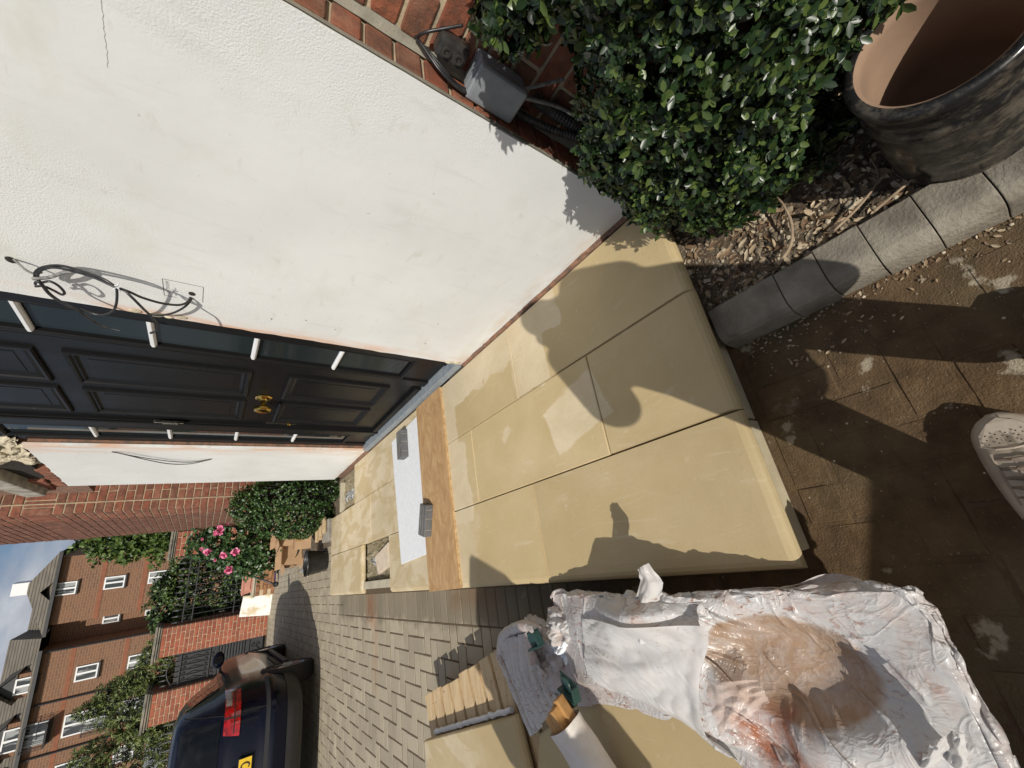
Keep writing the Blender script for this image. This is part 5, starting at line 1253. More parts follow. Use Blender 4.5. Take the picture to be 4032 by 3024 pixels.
MB().add([(-.20, -.07, .432), (.20, -.07, .432), (.20, .07, .432), (-.20, .07, .432), (-.235, -.09, .60), (.235, -.09, .60), (.235, .09, .60), (-.235, .09, .60)], [(3,2,1,0),(0,1,5,4),(1,2,6,5),(2,3,7,6),(3,0,4,7)]).build('trough', M['planter'], PLN, local=True)
for y in (-.098, .088): MB().box(-.245, y, .595, .245, y + .012, .625).build('rim', M['planter'], PLN, local=True, bevel=.003)
MB().box(-.15, -.092, .47, .15, -.086, .56).build('raised_panel', M['planter'], PLN, local=True, bevel=.002)
BD = bthing('leaning_board', 'white splashed board leaning against the brick gate pier', 'board', bx2s(-.20), -.30)
BD.rotation_euler = (rad(-10), 0, RZ - .25)
MB().prism3([(-.25, 0, 0), (.22, 0, -.02), (.23, 0, .57), (-.22, 0, .60), (-.235, 0, .34)], (0, .02, 0)).build('panel', M['board'], BD, local=True)
MB().box(.215, -.012, -.02, .245, .03, .575).build('edge_batten', M['riser'], BD, local=True, bevel=.002)
# railing panel with spear heads and scrolls
def spiral(mb, c, r0, turns, sgn, ax, up, r=.006, ph=0):
    pts = []; n_ = int(14*turns)
    for i in range(n_+1):
        t = i/n_; a = ph + sgn*t*turns*2*math.pi; rr = r0*(1 - .82*t); pts.append(V(c) + V(ax)*math.cos(a)*rr + V(up)*math.sin(a)*rr)
    mb.tube(pts, r, 5)
RL = bthing('iron_railing', 'black wrought iron railing with spear heads between the brick piers', 'railing', bx2s(.30), .10)
Xa, Xb = bx2s(-.37) - bx2s(.30), bx2s(.98) - bx2s(.30)
for z in (.70, 1.44, 1.60): MB().box(Xa, -.012, z-.008, Xb, .012, z+.008).build('rail', M['iron'], RL, local=True)
x = Xa + .05
while x < Xb:
    pk = MB(); pk.tube([(x, 0, .45), (x, 0, 1.66)], .008, 6); o_ = pk.build('bar', M['iron'], RL, local=True)
    MB().lathe([(.008, 1.655), (.022, 1.69), (.0, 1.80)], (x, 0, 0), 4).build('spear_head', M['iron'], o_).matrix_parent_inverse = Matrix()
    x += .118
x = Xa + .11
while x < Xb - .05:
    sc_ = MB(); spiral(sc_, (x, 0, 1.56), .030, 1.4, 1, (1, 0, 0), (0, 0, 1)); spiral(sc_, (x, 0, 1.48), .030, 1.4, -1, (1, 0, 0), (0, 0, 1)); sc_.build('scroll', M['iron'], RL, local=True); x += .236
# small gate with sheet panel, slats and scrolls
GT = bthing('iron_gate', 'black wrought iron gate with scrolls and a slatted panel between piers', 'gate', bx2s(-1.22), .12)
ga, gb = bx2s(-1.53) - bx2s(-1.22), bx2s(-.915) - bx2s(-1.22)
for x in (ga + .015, gb - .015): MB().box(x-.012, -.012, .05, x+.012, .012, 1.68).build('stile', M['iron'], GT, local=True)
for z in (.06, .32, .41, .92, 1.03, 1.52): MB().box(ga, -.014, z-.009, gb, .014, z+.009).build('rail', M['iron'], GT, local=True)
MB().box(ga+.02, .016, .06, gb-.02, .022, 1.6).build('backing_sheet', M['ironpanel'], GT, local=True)
for k in range(9): z = .445 + k*.054; MB().box(ga+.03, -.008, z, gb-.03, .015, z+.034).build('slat', M['ironpanel'], GT, local=True, bevel=.004)
arch = [V((ga + (gb-ga)*t, 0, 1.60 + .13*math.sin(math.pi*t))) for t in np.linspace(0, 1, 15)]; MB().tube(arch, .010, 6).build('arched_top', M['iron'], GT, local=True)
for k in range(6):
    x = ga + .07 + k*(gb-ga-.14)/5; pk = MB().tube([(x, 0, 1.03), (x, 0, 1.62)], .007, 5)
    if k < 5:
        xx = x + (gb-ga-.14)/10; spiral(pk, (xx - .012, 0, 1.09), .032, 1.5, 1, (1, 0, 0), (0, 0, 1)); spiral(pk, (xx - .012, 0, 1.46), .032, 1.5, -1, (1, 0, 0), (0, 0, 1)); pk.tube([(xx - .05, 0, 1.10), (xx, 0, 1.28), (xx - .05, 0, 1.46)], .006, 5)
    pk.build('bar', M['iron'], GT, local=True)
    MB().lathe([(.007, 1.70), (.018, 1.735), (0, 1.84)], (x, 0, .02*math.sin(math.pi*k/5)), 4).build('spear_head', M['iron'], GT, local=True)
for xx in (ga + .17, gb - .17):
    pk = MB(); spiral(pk, (xx, 0, .14), .045, 1.5, 1, (1, 0, 0), (0, 0, 1)); spiral(pk, (xx, 0, .25), .045, 1.5, -1, (1, 0, 0), (0, 0, 1)); pk.build('scroll', M['iron'], GT, local=True)
    pk = MB(); spiral(pk, (xx, 0, .975), .032, 1.5, 1, (1, 0, 0), (0, 0, 1)); pk.tube([(xx - .1, 0, .92), (xx, 0, 1.03), (xx + .1, 0, .92)], .006, 5); pk.build('scroll', M['iron'], GT, local=True)
MB().tube([(0, 0, .07), (.11, 0, .19), (0, 0, .31), (-.11, 0, .19), (0, 0, .07)], .007, 5).build('diamond', M['iron'], GT, local=True)
# taller spiked fence left of the second pier, cream wall behind it
FN = bthing('spiked_fence', 'black spiked iron fence behind the car', 'railing', bx2s(-2.8), .05)
fa, fb = bx2s(-4.0) - bx2s(-2.8), bx2s(-2.10) - bx2s(-2.8)
for z in (.3, 1.32): MB().box(fa, -.012, z-.01, fb, .012, z+.01).build('rail', M['iron'], FN, local=True)
x = fb - .06
while x > fa:
    o_ = MB().tube([(x, 0, .05), (x, 0, 1.46)], .009, 6).build('bar', M['iron'], FN, local=True); MB().lathe([(.009, 1.45), (.026, 1.49), (0, 1.68)], (x, 0, 0), 4).build('spear_head', M['iron'], FN, local=True); x -= .15
CW = bthing('cream_outbuilding', 'low cream wall with grey capping beyond the spiked fence', 'wall', bx2s(-4.0), 2.6)
MB().box(-3.5, 0, 0, 1.35, .25, 1.62).build('wall', M['cream'], CW, local=True); MB().box(-3.5, -.06, 1.625, 1.45, .4, 2.0).build('capping', M['leadgrey'], CW, local=True)
# climbers and conifers beyond the boundary
def bush2(name, label, x, off, blobs, n_, ln, wd, m, k=6):
    p = V((x, 12.07 - .204*(x + .467) + off, 0)); return hedge(name, label, tuple(p), [((p.x + b[0][0], p.y + b[0][1], b[0][2]), b[1]) for b in blobs], n_, ln, wd, m, k, cat='shrub', bump=.22)
bush2('climbing_shrub', 'dense green climber filling the space behind the iron railing', .35, .75, [((0, 0, 1.0), (.80, .35, .95)), ((.25, 0, 1.7), (.42, .3, .34)), ((-.3, 0, 1.85), (.38, .3, .36)), ((-.62, 0, 1.6), (.30, .3, .5)), ((.05, 0, 2.0), (.3, .3, .24))], 2400, .075, .034, M['ivy'])
bush2('conifer_shrub', 'feathery conifer spilling over the middle gate pier', -1.05, .7, [((.0, 0, 1.95), (.42, .3, .34)), ((-.25, 0, 2.25), (.22, .25, .26)), ((.15, 0, 1.6), (.4, .3, .5)), ((-.5, 0, 1.75), (.25, .25, .25))], 1200, .085, .016, M['conifer'], 7)
bush2('conifer_shrub', 'tall feathery conifer behind the pier next to the car', -1.75, .95, [((0, 0, 2.2), (.45, .35, .55)), ((.3, 0, 2.55), (.24, .25, .3)), ((-.3, 0, 1.7), (.5, .35, .6)), ((.1, 0, 2.9), (.14, .2, .22))], 1500, .085, .016, M['conifer'], 7)
bush2('conifer_shrub', 'widest feathery conifer above the roof of the dark car', -2.75, 1.0, [((0, 0, 2.0), (.7, .4, .75)), ((-.5, 0, 2.6), (.45, .35, .5)), ((.2, 0, 2.75), (.3, .3, .35)), ((-1.1, 0, 2.3), (.6, .4, .8)), ((.55, 0, 1.8), (.3, .3, .5))], 2300, .09, .017, M['conifer'], 7)
TR = thing('garden_tree', 'leafy green tree between the brick pier and the flats', 'tree', (4.2, 26, 0))
MB().tube([(4.2, 26, 0), (4.25, 26, 2.4), (4.1, 26, 4.6)], [.22, .17, .08], 10).build('trunk', M['bark'], TR, smooth=True)
P, N = shell([((4.3, 26, 4.0), (1.6, 1.4, 2.0)), ((3.3, 26, 4.6), (1.0, 1.0, 1.1)), ((4.6, 26, 5.2), (1.3, 1.2, 1.1)), ((3.2, 26, 3.2), (1.0, 1.0, 1.2)), ((5.4, 26, 3.4), (1.2, 1.2, 1.6))], 3200, bump=.25, depth=(.75, 1.08))
leafobj('crown', *rosettes(P, N + rg.normal(size=N.shape)*.6, 5, .20, .12), M['tree'], TR, .2, .1, 'stuff')

# =================================================================== BRICK FLATS
kf = 45/26.; nb = V((.23, .973, 0)).normalized()
BL = thing('brick_flats', 'three storey brown brick block of flats with white windows and tiled roof', 'building', nb*45, math.atan2(-nb.x, nb.y))
def fz(z): return 1.32 + (z - 1.32)*kf
def fs(s): return s*kf
def bb(s0, s1, z0, z1, d0, d1, name, m, bev=0): return MB().box(min(s0, s1), d0, z0, max(s0, s1), d1, z1).build(name, m, BL, local=True, bevel=bev)
ez = fz(6.38)
bb(fs(-6.05), fs(-3.38), 0, ez, 0, 9, 'wall', M['farbrick']); bb(fs(-7.0), fs(-6.051), 0, ez, 1.6, 9, 'wall', M['farbrick']); bb(fs(-16), fs(-7.001), 0, ez, .002, 9, 'wall', M['farbrick'])
for z, a, b in ((4.96, -6.05, -3.38), (3.57, -6.05, -3.38)): bb(fs(a)-.01, fs(b)+.01, fz(z)-.13, fz(z)+.13, -.02, .1, 'string_course', M['farband'])
for z, a, b in ((5.42, -16, -7.0), (3.76, -16, -7.0)): bb(fs(a), fs(b)+.01, fz(z)-.13, fz(z)+.13, -.018, .1, 'string_course', M['farband'])
def win(s0, s1, z0, z1, d=0, bars=1, sill=True):
    s0, s1, z0, z1 = fs(s0), fs(s1), fz(z0), fz(z1); s0, s1 = min(s0, s1), max(s0, s1)
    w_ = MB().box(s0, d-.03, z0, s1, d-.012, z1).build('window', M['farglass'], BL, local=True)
    fr_ = MB(); t = .085
    fr_.box(s0, d-.07, z0, s0+t, d-.031, z1).box(s1-t, d-.07, z0, s1, d-.031, z1).box(s0+t, d-.07, z1-t, s1-t, d-.031, z1).box(s0+t, d-.07, z0, s1-t, d-.031, z0+t)
    for k in range(bars): x = s0 + (s1-s0)*(k+1)/(bars+1); fr_.box(x-.06, d-.068, z0+t, x+.06, d-.031, z1-t)
    o_ = link('window_frame', fr_.mesh('window_frame'), M['upvc'], w_, local=True)
    if sill: link('sill', MB().box(s0-.06, d-.16, z0-.10, s1+.06, d-.01, z0-.002).mesh('sill'), M['gutter'], w_, local=True)
    return w_
for z0, z1 in ((5.72, 6.36), (4.21, 4.88), (2.72, 3.42)): win(-4.93, -4.42, z0, z1)
win(-6.57, -6.18, 4.28, 4.83, 1.6); win(-6.5, -6.1, 3.0, 3.4, 1.6)
for z0, z1 in ((6.31, 6.9), (4.56, 5.24), (2.95, 3.63)): win(-8.42, -7.85, z0, z1)
for z0, z1 in ((4.56, 5.30), (2.95, 3.6), (6.3, 6.9)): win(-11.95, -11.35, z0, z1)
for z0, z1 in ((5.68, 6.91), (3.98, 5.30), (2.6, 3.66)):
    w_ = win(-10.40, -9.60, z0, z1, 0, 1)
    s0, s1 = fs(-10.42), fs(-9.6); zt = fz(z0 + (z1-z0)*.52); zb = fz(z0) + .05; d = -.75
    bal = MB()
    for z in (zt, zb): bal.tube([(s0, -.02, z), (s0, d, z), (s1, d, z), (s1, -.02, z)], .022, 5)
    for k in range(9): x = s0 + (s1-s0)*k/8; bal.tube([(x, d, zb), (x, d, zt)], .013, 4)
    for k in range(1, 4):
        for x in (s0, s1): bal.tube([(x, d*k/4, zb), (x, d*k/4, zt)], .013, 4)
    for k in range(4): x = s0 + (s1-s0)*(k+.5)/4; spiral(bal, (x, d, (zb+zt)/2), .14, 1.3, 1, (1, 0, 0), (0, 0, 1), .014)
    bal.build('balcony_rail', M['iron'], BL, local=True); bb(s0, s1, zb - .06, zb - .02, d, -.03, 'balcony_floor', M['gutter'])
for s in (-7.05, -8.97, -10.84, -13): MB().tube([(fs(s), -.08, 0), (fs(s), -.08, ez-.2)], .06, 8).build('downpipe', M['gutter'], BL, local=True)
# roofs
def rf(pts, name='roof', m=None): return MB().add(pts[0], pts[1]).build(name, m or M['rooftile'], BL, local=True)
a, b, rz = fs(-6.35), fs(-3.15), fz(7.28); ze = ez + .05; mid = fs(-4.75)
rf(([(a, -.35, ze), (b, -.35, ze), (b, 9.3, ze), (a, 9.3, ze), (mid, 3.0, rz+.6), (mid, 6, rz+.6)], [(0, 1, 4), (1, 2, 5, 4), (2, 3, 5), (3, 0, 4, 5)]))
rf(([(fs(-16.5), -.35, ze), (fs(-6.45), -.35, ze), (fs(-6.45), 9.3, ze), (fs(-16.5), 9.3, ze), (fs(-16.5), 4.5, ze+2.6), (fs(-7.0), 4.5, ze+2.6)], [(0, 1, 5, 4), (1, 2, 5), (2, 3, 4, 5), (3, 0, 4)]))
rf(([(fs(-7.1), 1.2, ze), (fs(-5.9), 1.2, ze), (fs(-5.9), 5, ze+1.9), (fs(-7.1), 5, ze+1.9)], [(0, 1, 2, 3)]))
for a, b in ((-6.4, -3.12), (-16.5, -6.9)): bb(fs(a), fs(b), ez-.16, ez+.03, -.48, -.34, 'gutter', M['gutter']); bb(fs(a), fs(b), ez-.12, ez-.02, -.335, -.01, 'soffit', M['gutter'])
for s in (-8.13, -10.0, -11.65):
    zt = fz(7.3); z0 = fz(6.92); w2 = .75*(1.35 if s == -10.0 else 1)
    rf(([(fs(s)-w2-.2, -.5, z0-.2), (fs(s), -.5, zt+.25), (fs(s)+w2+.2, -.5, z0-.2), (fs(s)-w2-.2, 3.2, z0-.2), (fs(s), 3.2, zt+.25), (fs(s)+w2+.2, 3.2, z0-.2)], [(0, 1, 4, 3), (1, 2, 5, 4)]), 'dormer_roof')
    MB().prism3([(fs(s)-w2, -.06, z0-.1), (fs(s)+w2, -.06, z0-.1), (fs(s), -.06, zt+.1)], (0, .4, 0)).build('dormer_gable', M['gutter'], BL, local=True)
    bb(fs(s)-w2, fs(s)+w2, ez-.3, z0, .004, 2.2, 'dormer_wall', M['farbrick'])
rf(([(fs(-5.05), -.45, fz(6.38)), (fs(-4.67), -.45, fz(6.72)), (fs(-4.3), -.45, fz(6.38)), (fs(-5.05), 1.6, fz(6.38)), (fs(-4.67), 1.6, fz(6.72)), (fs(-4.3), 1.6, fz(6.38))], [(0, 1, 4, 3), (1, 2, 5, 4)]), 'dormer_roof', M['gutter'])
bb(fs(-5.0), fs(-4.5), fz(7.0), fz(7.95), 2.6, 3.4, 'white_chimney', M['upvc'], .02)

# =================================================================== PARKED CAR
CA = thing('parked_car', 'dark navy hatchback parked in the yard seen from behind', 'car', (-1.78, 8.1, 0))
cx0 = -1.78
LV = [ # z, half width, rear y, front y, corner exponent
 (.20, .72, 6.22, 10.05, 7), (.26, .82, 6.08, 10.18, 7), (.34, .86, 6.03, 10.24, 6), (.50, .885, 6.00, 10.26, 6), (.56, .89, 6.00, 10.25, 6), (.60, .875, 6.05, 10.2, 6), (.72, .885, 6.06, 10.12, 5.5), (.84, .88, 6.08, 9.95, 5.5), (.93, .855, 6.10, 9.70, 5.5), (.98, .82, 6.13, 9.0, 5.5),
 (1.06, .775, 6.20, 8.55, 5), (1.16, .735, 6.29, 8.30, 5), (1.26, .69, 6.39, 8.05, 5), (1.33, .655, 6.48, 7.85, 5), (1.38, .60, 6.60, 7.7, 4.5), (1.41, .50, 6.80, 7.5, 4), (1.42, .25, 7.05, 7.35, 3)]
def cpt(i, a, off=0.0):
    if isinstance(i, float):
        i0 = min(int(i), len(LV)-2); f = i - i0; q = [LV[i0][k]*(1-f) + LV[i0+1][k]*f for k in range(5)]
    else: q = LV[i]
    z, hw, r, fy, ex = q; cy = (r+fy)/2; hl = (fy-r)/2; c, s = math.cos(a), math.sin(a)
    m_ = (abs(c)**ex + abs(s)**ex)**(-1/ex)
    return V((cx0 + (hw + off)*c*m_, cy + (hl + off)*s*m_, z))
def lev(z):
    for i in range(len(LV)-1):
        if LV[i][0] <= z <= LV[i+1][0]: return i + (z-LV[i][0])/(LV[i+1][0]-LV[i][0])
    return float(len(LV)-1)
n_ = 120; mb = MB().grid(n_, len(LV)-1, lambda u, v: cpt(int(round(v*(len(LV)-1))), -math.pi/2 + u*2*math.pi)); k0 = (len(LV)-1)*(n_+1); mb.f.append(tuple(k0 + k for k in range(n_)))
body = mb.build('body', M['carpaint'], CA, smooth=True)
def angx(x, z, rear=True):
    """parameter angle on the rear face for a given offset from the centre line"""
    lo, hi = -math.pi/2, 0.0
    for _ in range(40):
        md = (lo+hi)/2
        if cpt(lev(z), md).x - cx0 < x: lo = md
        else: hi = md
    return lo
def patch(xf0, xf1, z0, z1, off, m, name, nu=16, nv=8):
    def f(u, v):
        z = z0 + (z1-z0)*v; x0 = xf0(z) if callable(xf0) else xf0; x1 = xf1(z) if callable(xf1) else xf1
        return cpt(lev(z), x0 + (x1-x0)*u, off)
    return MB().grid(nu, nv, f).build(name, m, CA, smooth=True)
A0 = -math.pi/2
patch(lambda z: -math.pi - angx(.60 - (z-1.0)*.15, z), lambda z: angx(.60 - (z-1.0)*.15, z), 1.00, 1.335, .006, M['carglass'], 'rear_window', 30)
for sgn in (1, -1):
    fx = (lambda a: a) if sgn == 1 else (lambda a: -math.pi - a)
    patch(lambda z: fx(angx(.45 + (z-.84)*.2, z)), lambda z: fx(angx(.815, z)), .835, .975, .012, M['lampred'], 'tail_lamp', 22)
    patch(lambda z: fx(angx(.70, z)), lambda z: fx(angx(.80, z)), .915, .968, .018, M['lampclear'], 'reverse_lamp', 8)
    patch(lambda z: fx(angx(.47, z)), lambda z: fx(angx(.80, z)), .885, .893, .018, M['carblack'], 'lamp_divider', 8)
    patch(lambda z: fx(angx(.60, z)), lambda z: fx(angx(.612, z)), .84, .975, .018, M['carblack'], 'lamp_divider', 3)
    patch(lambda z: fx(-.40), lambda z: fx(.03), 1.02, 1.32, .006, M['carglass'], 'side_window', 16)
    patch(lambda z: fx(.06), lambda z: fx(.52), 1.02, 1.31, .006, M['carglass'], 'side_window', 16)
patch(-math.pi - .02, .02, .22, .40, .006, M['carblack'], 'lower_bumper', 60)
patch(-math.pi + .66, -.66, .565, .60, .004, M['carblack'], 'bumper_seam', 40)
for sg in (1, -1):
    f_ = (lambda a: a) if sg == 1 else (lambda a: -math.pi - a)
    patch(lambda z: f_(angx(.635, z)), lambda z: f_(angx(.642, z)), .60, 1.36, .003, M['carblack'], 'tailgate_gap', 2, 20)
NP = thing('number_plate', None, None); attach(NP, CA)
MB().box(-2.045, 6.028, .70, -1.515, 6.045, .825).build('plate_surround', M['carblack'], NP); MB().box(-2.04, 6.022, .707, -1.52, 6.0275, .818).build('plate_face', M['plate'], NP, bevel=.002)
# the two characters that show: a C and a slanted stroke
def stroke(pts, w_):
    mb = MB()
    for p, q in zip(pts[:-1], pts[1:]): mb.bar(p, q, .003, w_, (0, 0, 1) if abs(p[2]-q[2]) < .001 else (1, 0, 0))
    return mb
yq = 6.0205
cp = [(-1.585 + .026*math.cos(a), yq, .7625 + .036*math.sin(a)) for a in np.linspace(-.9, -2*math.pi + .9, 14)]
MB().tube([(2*-1.585 - x, y, z) for x, y, z in cp], .0065, 6).build('plate_letter', M['ink'], NP)
MB().tube([(-1.635, yq, .798), (-1.662, yq, .727)], .0065, 6).build('plate_letter', M['ink'], NP); MB().tube([(-1.69, yq, .798), (-1.664, yq, .727)], .0065, 6).build('plate_letter', M['ink'], NP)
MB().obox((cx0, 6.035, .90), ((1, 0, 0), (0, 1, 0), (0, 0, 1)), (.16, .02, .018)).build('tailgate_handle', M['carpaint'], CA, bevel=.008)
MB().lathe([(0, 0), (.045, 0), (.045, .008), (.03, .012), (0, .012)], (cx0, 6.06, .95), 20, (0, -1, 0)).build('badge', M['chrome'], CA)
for sx in (1, -1):
    mr = MB().ball((cx0 + sx*.98, 8.25, 1.01), (.11, .065, .075), 16, 10).build('wing_mirror', M['carpaint'], CA, smooth=True); MB().bar((cx0 + sx*.80, 8.25, .97), (cx0 + sx*.92, 8.25, .99), .04, .03).build('mirror_stalk', M['carblack'], CA)
    MB().lathe([(0, 0), (.055, 0)], (cx0 + sx*.98, 8.184, 1.01), 18, (0, -1, 0)).build('mirror_glass', M['carglass'], CA)
    for y in (6.85, 9.32):
        wh = thing('wheel', None, None); attach(wh, CA); c = (cx0 + sx*.785, y, .31)
        MB().lathe([(.20, -.10), (.29, -.10), (.31, -.07), (.31, .07), (.29, .10), (.20, .10), (.20, -.10)], c, 36, (sx, 0, 0)).build('tyre', M['tyre'], wh, smooth=True)
        MB().lathe([(0, .085), (.05, .09), (.19, .07), (.205, .098)], c, 10, (sx, 0, 0)).build('rim', M['alloy'], wh)
    MB().box(cx0 + sx*.86 - .01, 7.25, .24, cx0 + sx*.86 + .03, 8.95, .30).build('sill', M['carblack'], CA, bevel=.01)
# =================================================================== THE PERSON TAKING THE PHOTOGRAPH
# stands behind the phone; one shoe reaches into the picture, the rest shows as a shadow
PE = thing('person', 'person in dark clothes and a dusty pale trainer, standing over the paving', 'person', (0, -.15, 0))
fwd = V((.475, .88, 0)).normalized(); lat = V((.88, -.475, 0)).normalized()
def B(u, a, z): return lat*u + fwd*a + V((0, 0, z))
def limb(mb, pts, rs, n=12): P = spline(pts, 6); R_ = []; k = len(rs)-1
def taper(mb, pts, rs):
    P = [V(p) for p in pts]; Q = []; R_ = []
    for i in range(len(P)-1):
        for k in range(6): t = k/6; Q.append(P[i].lerp(P[i+1], t)); R_.append(rs[i] + (rs[i+1]-rs[i])*t)
    Q.append(P[-1]); R_.append(rs[-1]); mb.tube(Q, R_, 14)
    for p, r in zip(P, rs): mb.ball(p, r, 12, 8)
def skin(name, mb, m, vox, par=PE):
    o = mb.build(name, m, par, smooth=True)
    md = o.modifiers.new('r', 'REMESH'); md.mode = 'VOXEL'; md.voxel_size = vox; md.use_smooth_shade = True
    sm = o.modifiers.new('s', 'SMOOTH'); sm.iterations = 4; sm.factor = .5
    return o
a0 = -.185
hip = B(.03, a0-.05, .86); chest = B(.0, a0-.035, 1.16); neck = B(-.005, a0-.0, 1.22); head = B(-.012, a0+.01, 1.32)
shL, shR = B(-.155, a0-.03, 1.205), B(.15, a0-.03, 1.195)
elL, elR = B(-.255, a0+.0, 1.0), B(.20, a0+.0, 1.03)
wrL, wrR = B(-.10, -.085, 1.17), B(.10, -.085, 1.17)
kL, kR = V((-.125, -.06, .45)), V((.125, -.15, .44))
anL, anR = V((-.115, .03, .09)), V((.155, -.15, .09))
mb = MB()
mb.ball(head, (.074, .09, .112), 20, 14); mb.ball(head + fwd*.03 + V((0, 0, -.055)), (.052, .06, .055), 14, 10)
mb.ball(head + fwd*.094 + V((0, 0, -.012)), (.012, .018, .022), 8, 6)
for s in (-1, 1): mb.ball(head + lat*.075*s + V((0, 0, -.005)), (.012, .02, .03), 8, 6); mb.ball(head + fwd*.076 + lat*.03*s + V((0, 0, .012)), (.014, .012, .009), 8, 6)
taper(mb, [neck - V((0, 0, .05)), head - V((0, 0, .05))], [.05, .05])
taper(mb, [chest, hip], [.11, .12]); taper(mb, [shL, elL, wrL], [.045, .036, .025]); taper(mb, [shR, elR, wrR], [.045, .036, .025]); taper(mb, [shL, shR], [.05, .05])
for s, h, k, a in ((-1, hip + lat*-.08, kL, anL), (1, hip + lat*.09, kR, anR)): taper(mb, [h, k, a], [.075, .05, .036])
for s, wr in ((-1, wrL), (1, wrR)):
    palm = wr + fwd*.02 - lat*s*.018 + V((0, 0, .05)); mb.ball(palm, (.026, .026, .042), 10, 8); taper(mb, [wr, palm], [.023, .022])
    for i in range(4):
        ln = (.065, .075, .070, .055)[i]; b = palm + V((0, 0, .036 - .018*i)) - lat*s*.006
        taper(mb, [b, b - lat*s*ln*.5 + fwd*.004, b - lat*s*ln*.85 - fwd*.014], [.009, .0085, .0075])
    t = palm + V((0, 0, -.01)) - fwd*.022; taper(mb, [t, t - lat*s*.03 + V((0, 0, .02)), t - lat*s*.045 + V((0, 0, .035))], [.011, .0095, .008])
skin('body', mb, M['skin'], .0075)
mb = MB(); taper(mb, [chest + V((0, 0, .06)), chest - V((0, 0, .1)), hip - V((0, 0, .02))], [.125, .135, .145]); taper(mb, [shL, shR], [.07, .07])
taper(mb, [chest + lat*-.09, hip + lat*-.07, hip + lat*-.06 - V((0, 0, .28))], [.10, .125, .12]); taper(mb, [chest + lat*.09, hip + lat*.12, hip + lat*.16 - V((0, 0, .28))], [.10, .125, .12])
taper(mb, [shL, elL, wrL - (wrL-elL)*.12], [.08, .085, .05]); taper(mb, [shR, elR, wrR - (wrR-elR)*.12], [.08, .075, .05])
mb.lathe([(.055, 0), (.062, .03)], neck - V((0, 0, .05)), 14, cap=True)
skin('jacket', mb, M['jacket'], .011)
mb = MB()
for h, k, a in ((hip + lat*-.06, kL, anL), (hip + lat*.10, kR, anR)): taper(mb, [h, h.lerp(k, .5), k, a + V((0, 0, .06))], [.135, .105, .085, .064])
taper(mb, [hip - V((0, 0, .03)), hip.lerp((kL+kR)/2, .55), (kL+kR)/2 + V((0, 0, .02))], [.14, .12, .085])
skin('trousers', mb, M['trousers'], .012)
mb = MB().ball(head + V((0, 0, .022)) - fwd*.018, (.085, .092, .102), 20, 14).ball(head - fwd*.06 - V((0, 0, .03)), (.06, .045, .07), 12, 8)
skin('hair', mb, M['hair'], .008)
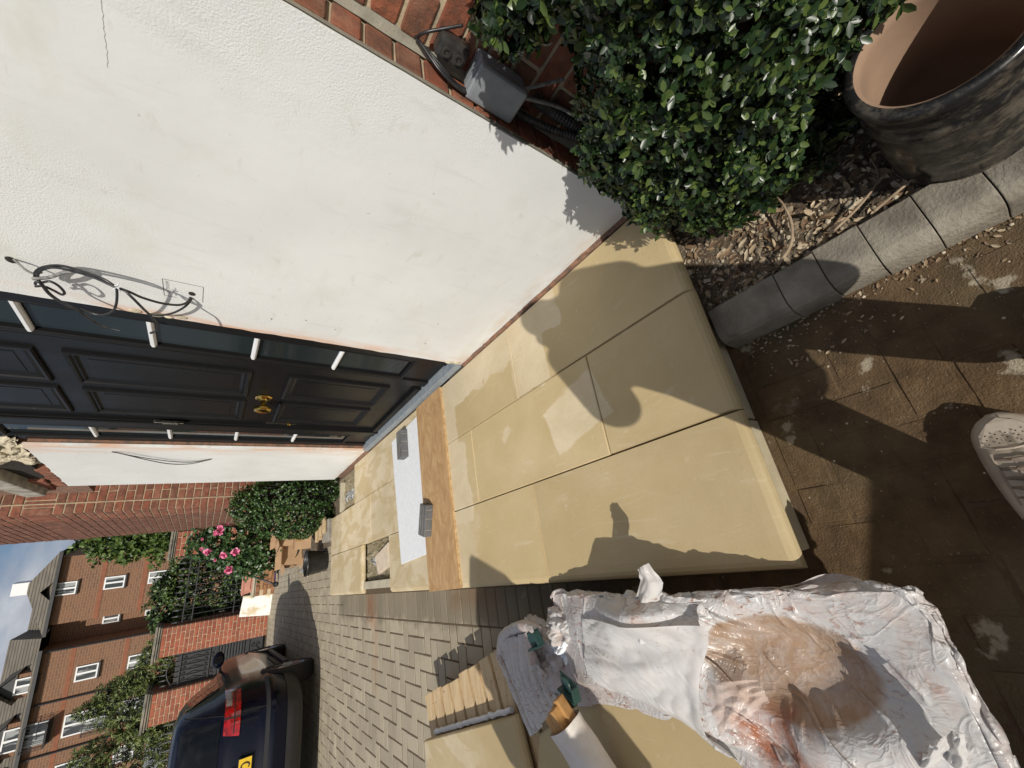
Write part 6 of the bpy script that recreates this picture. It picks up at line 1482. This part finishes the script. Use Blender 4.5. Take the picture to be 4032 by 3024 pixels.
def shoe(toe, heel, nm):
    ax = (toe - heel).normalized(); sd = ax.cross(V((0, 0, 1))); L_ = (toe-heel).length
    sh = thing('shoe', None, None); attach(sh, PE)
    def wid(t): return (.030 + .022*math.sin(min(1, t*1.25)*math.pi*.62)) * (math.sqrt(max(0, 1 - ((t-.80)/.205)**2)) if t > .80 else 1) * (math.sqrt(max(0, 1 - ((.14-t)/.145)**2)) if t < .14 else 1)
    def ringp(t, z, k): return [heel + ax*(L_*t) + sd*(wid(t)*k*q) + V((0, 0, z)) for q in (-1, 1)]
    def outl(k, z, n=26, zf=None):
        ts = [.0 + i/n for i in range(n+1)]
        lo = [heel + ax*(L_*(t*.995+.0025)) - sd*wid(t*.995+.0025)*k + V((0, 0, z + (zf(t) if zf else 0))) for t in ts]
        hi = [heel + ax*(L_*(t*.995+.0025)) + sd*wid(t*.995+.0025)*k + V((0, 0, z + (zf(t) if zf else 0))) for t in reversed(ts)]
        return lo + hi
    def loft(rows, m, name, cap=True):
        mb = MB(); n_ = len(rows[0])
        for r in rows: mb.v += [tuple(p) for p in r]
        for i in range(len(rows)-1):
            for k in range(n_): b = (k+1) % n_; mb.f.append((i*n_+k, i*n_+b, (i+1)*n_+b, (i+1)*n_+k))
        if cap: mb.f.append(tuple(range(n_))[::-1]); mb.f.append(tuple((len(rows)-1)*n_ + k for k in range(n_)))
        return mb.build(name, m, sh, smooth=False)
    loft([outl(1.0, .002), outl(1.05, .008), outl(1.06, .022), outl(1.02, .031), outl(.96, .032)], M['sole'], 'sole')
    hz = lambda f: (lambda t: f*(.006 + .058*max(0, min(1, (.80-t)/.55))**.8 + .022*max(0, 1-abs(t-.82)/.3)))
    up = loft([outl(.965, .030), outl(.985, .036, zf=hz(.18)), outl(.93, .038, zf=hz(.55)), outl(.80, .040, zf=hz(.85)), outl(.55, .041, zf=hz(1.0)), outl(.18, .042, zf=hz(1.05))], M['shoe'], 'upper')
    up.data.shade_smooth()
    def top(t, k): return heel + ax*(L_*t) + sd*(wid(t)*k) + V((0, 0, .0425 + hz(.80 if abs(k) > .6 else 1.03)(t)))
    loft([[top(.965 - .0 + .0*0, 0)]*1 + [top(.93, -.5), top(.86, -.82), top(.78, -.86), top(.74, -.5), top(.73, 0), top(.74, .5), top(.78, .86), top(.86, .82), top(.93, .5)], [p + V((0, 0, .003)) for p in [top(.962, 0), top(.928, -.45), top(.86, -.75), top(.785, -.8), top(.75, -.45), top(.742, 0), top(.75, .45), top(.785, .8), top(.86, .75), top(.928, .45)]]], M['shoe'], 'toe_cap')
    for i in range(15):
        t = .785 + .032*(i//5); k = (-.56, -.28, 0, .28, .56)[i % 5]; MB().ball(top(t, k) + V((0, 0, .0028)), (.0015, .0015, .0008), 6, 4).build('vent_hole', M['dark'], sh)
    for i in range(5):
        t = .68 - i*.065; MB().tube([top(t, -.62) + V((0, 0, .004)), top(t - .012, -.2) + V((0, 0, .008)), top(t - .014, .2) + V((0, 0, .008)), top(t, .62) + V((0, 0, .004))], .003, 6, sq=.7).build('lace', M['lace'], sh)
    for s in (-1, 1): MB().tube([top(.72 - i*.05, s*.66) + V((0, 0, .003)) for i in range(8)], .0028, 6).build('eyelet_stay', M['sole'], sh)
shoe(V((.112, .042, 0)), V((-.168, .048, 0)), 'l'); shoe(V((.31, -.10, 0)), V((.07, -.21, 0)), 'r')
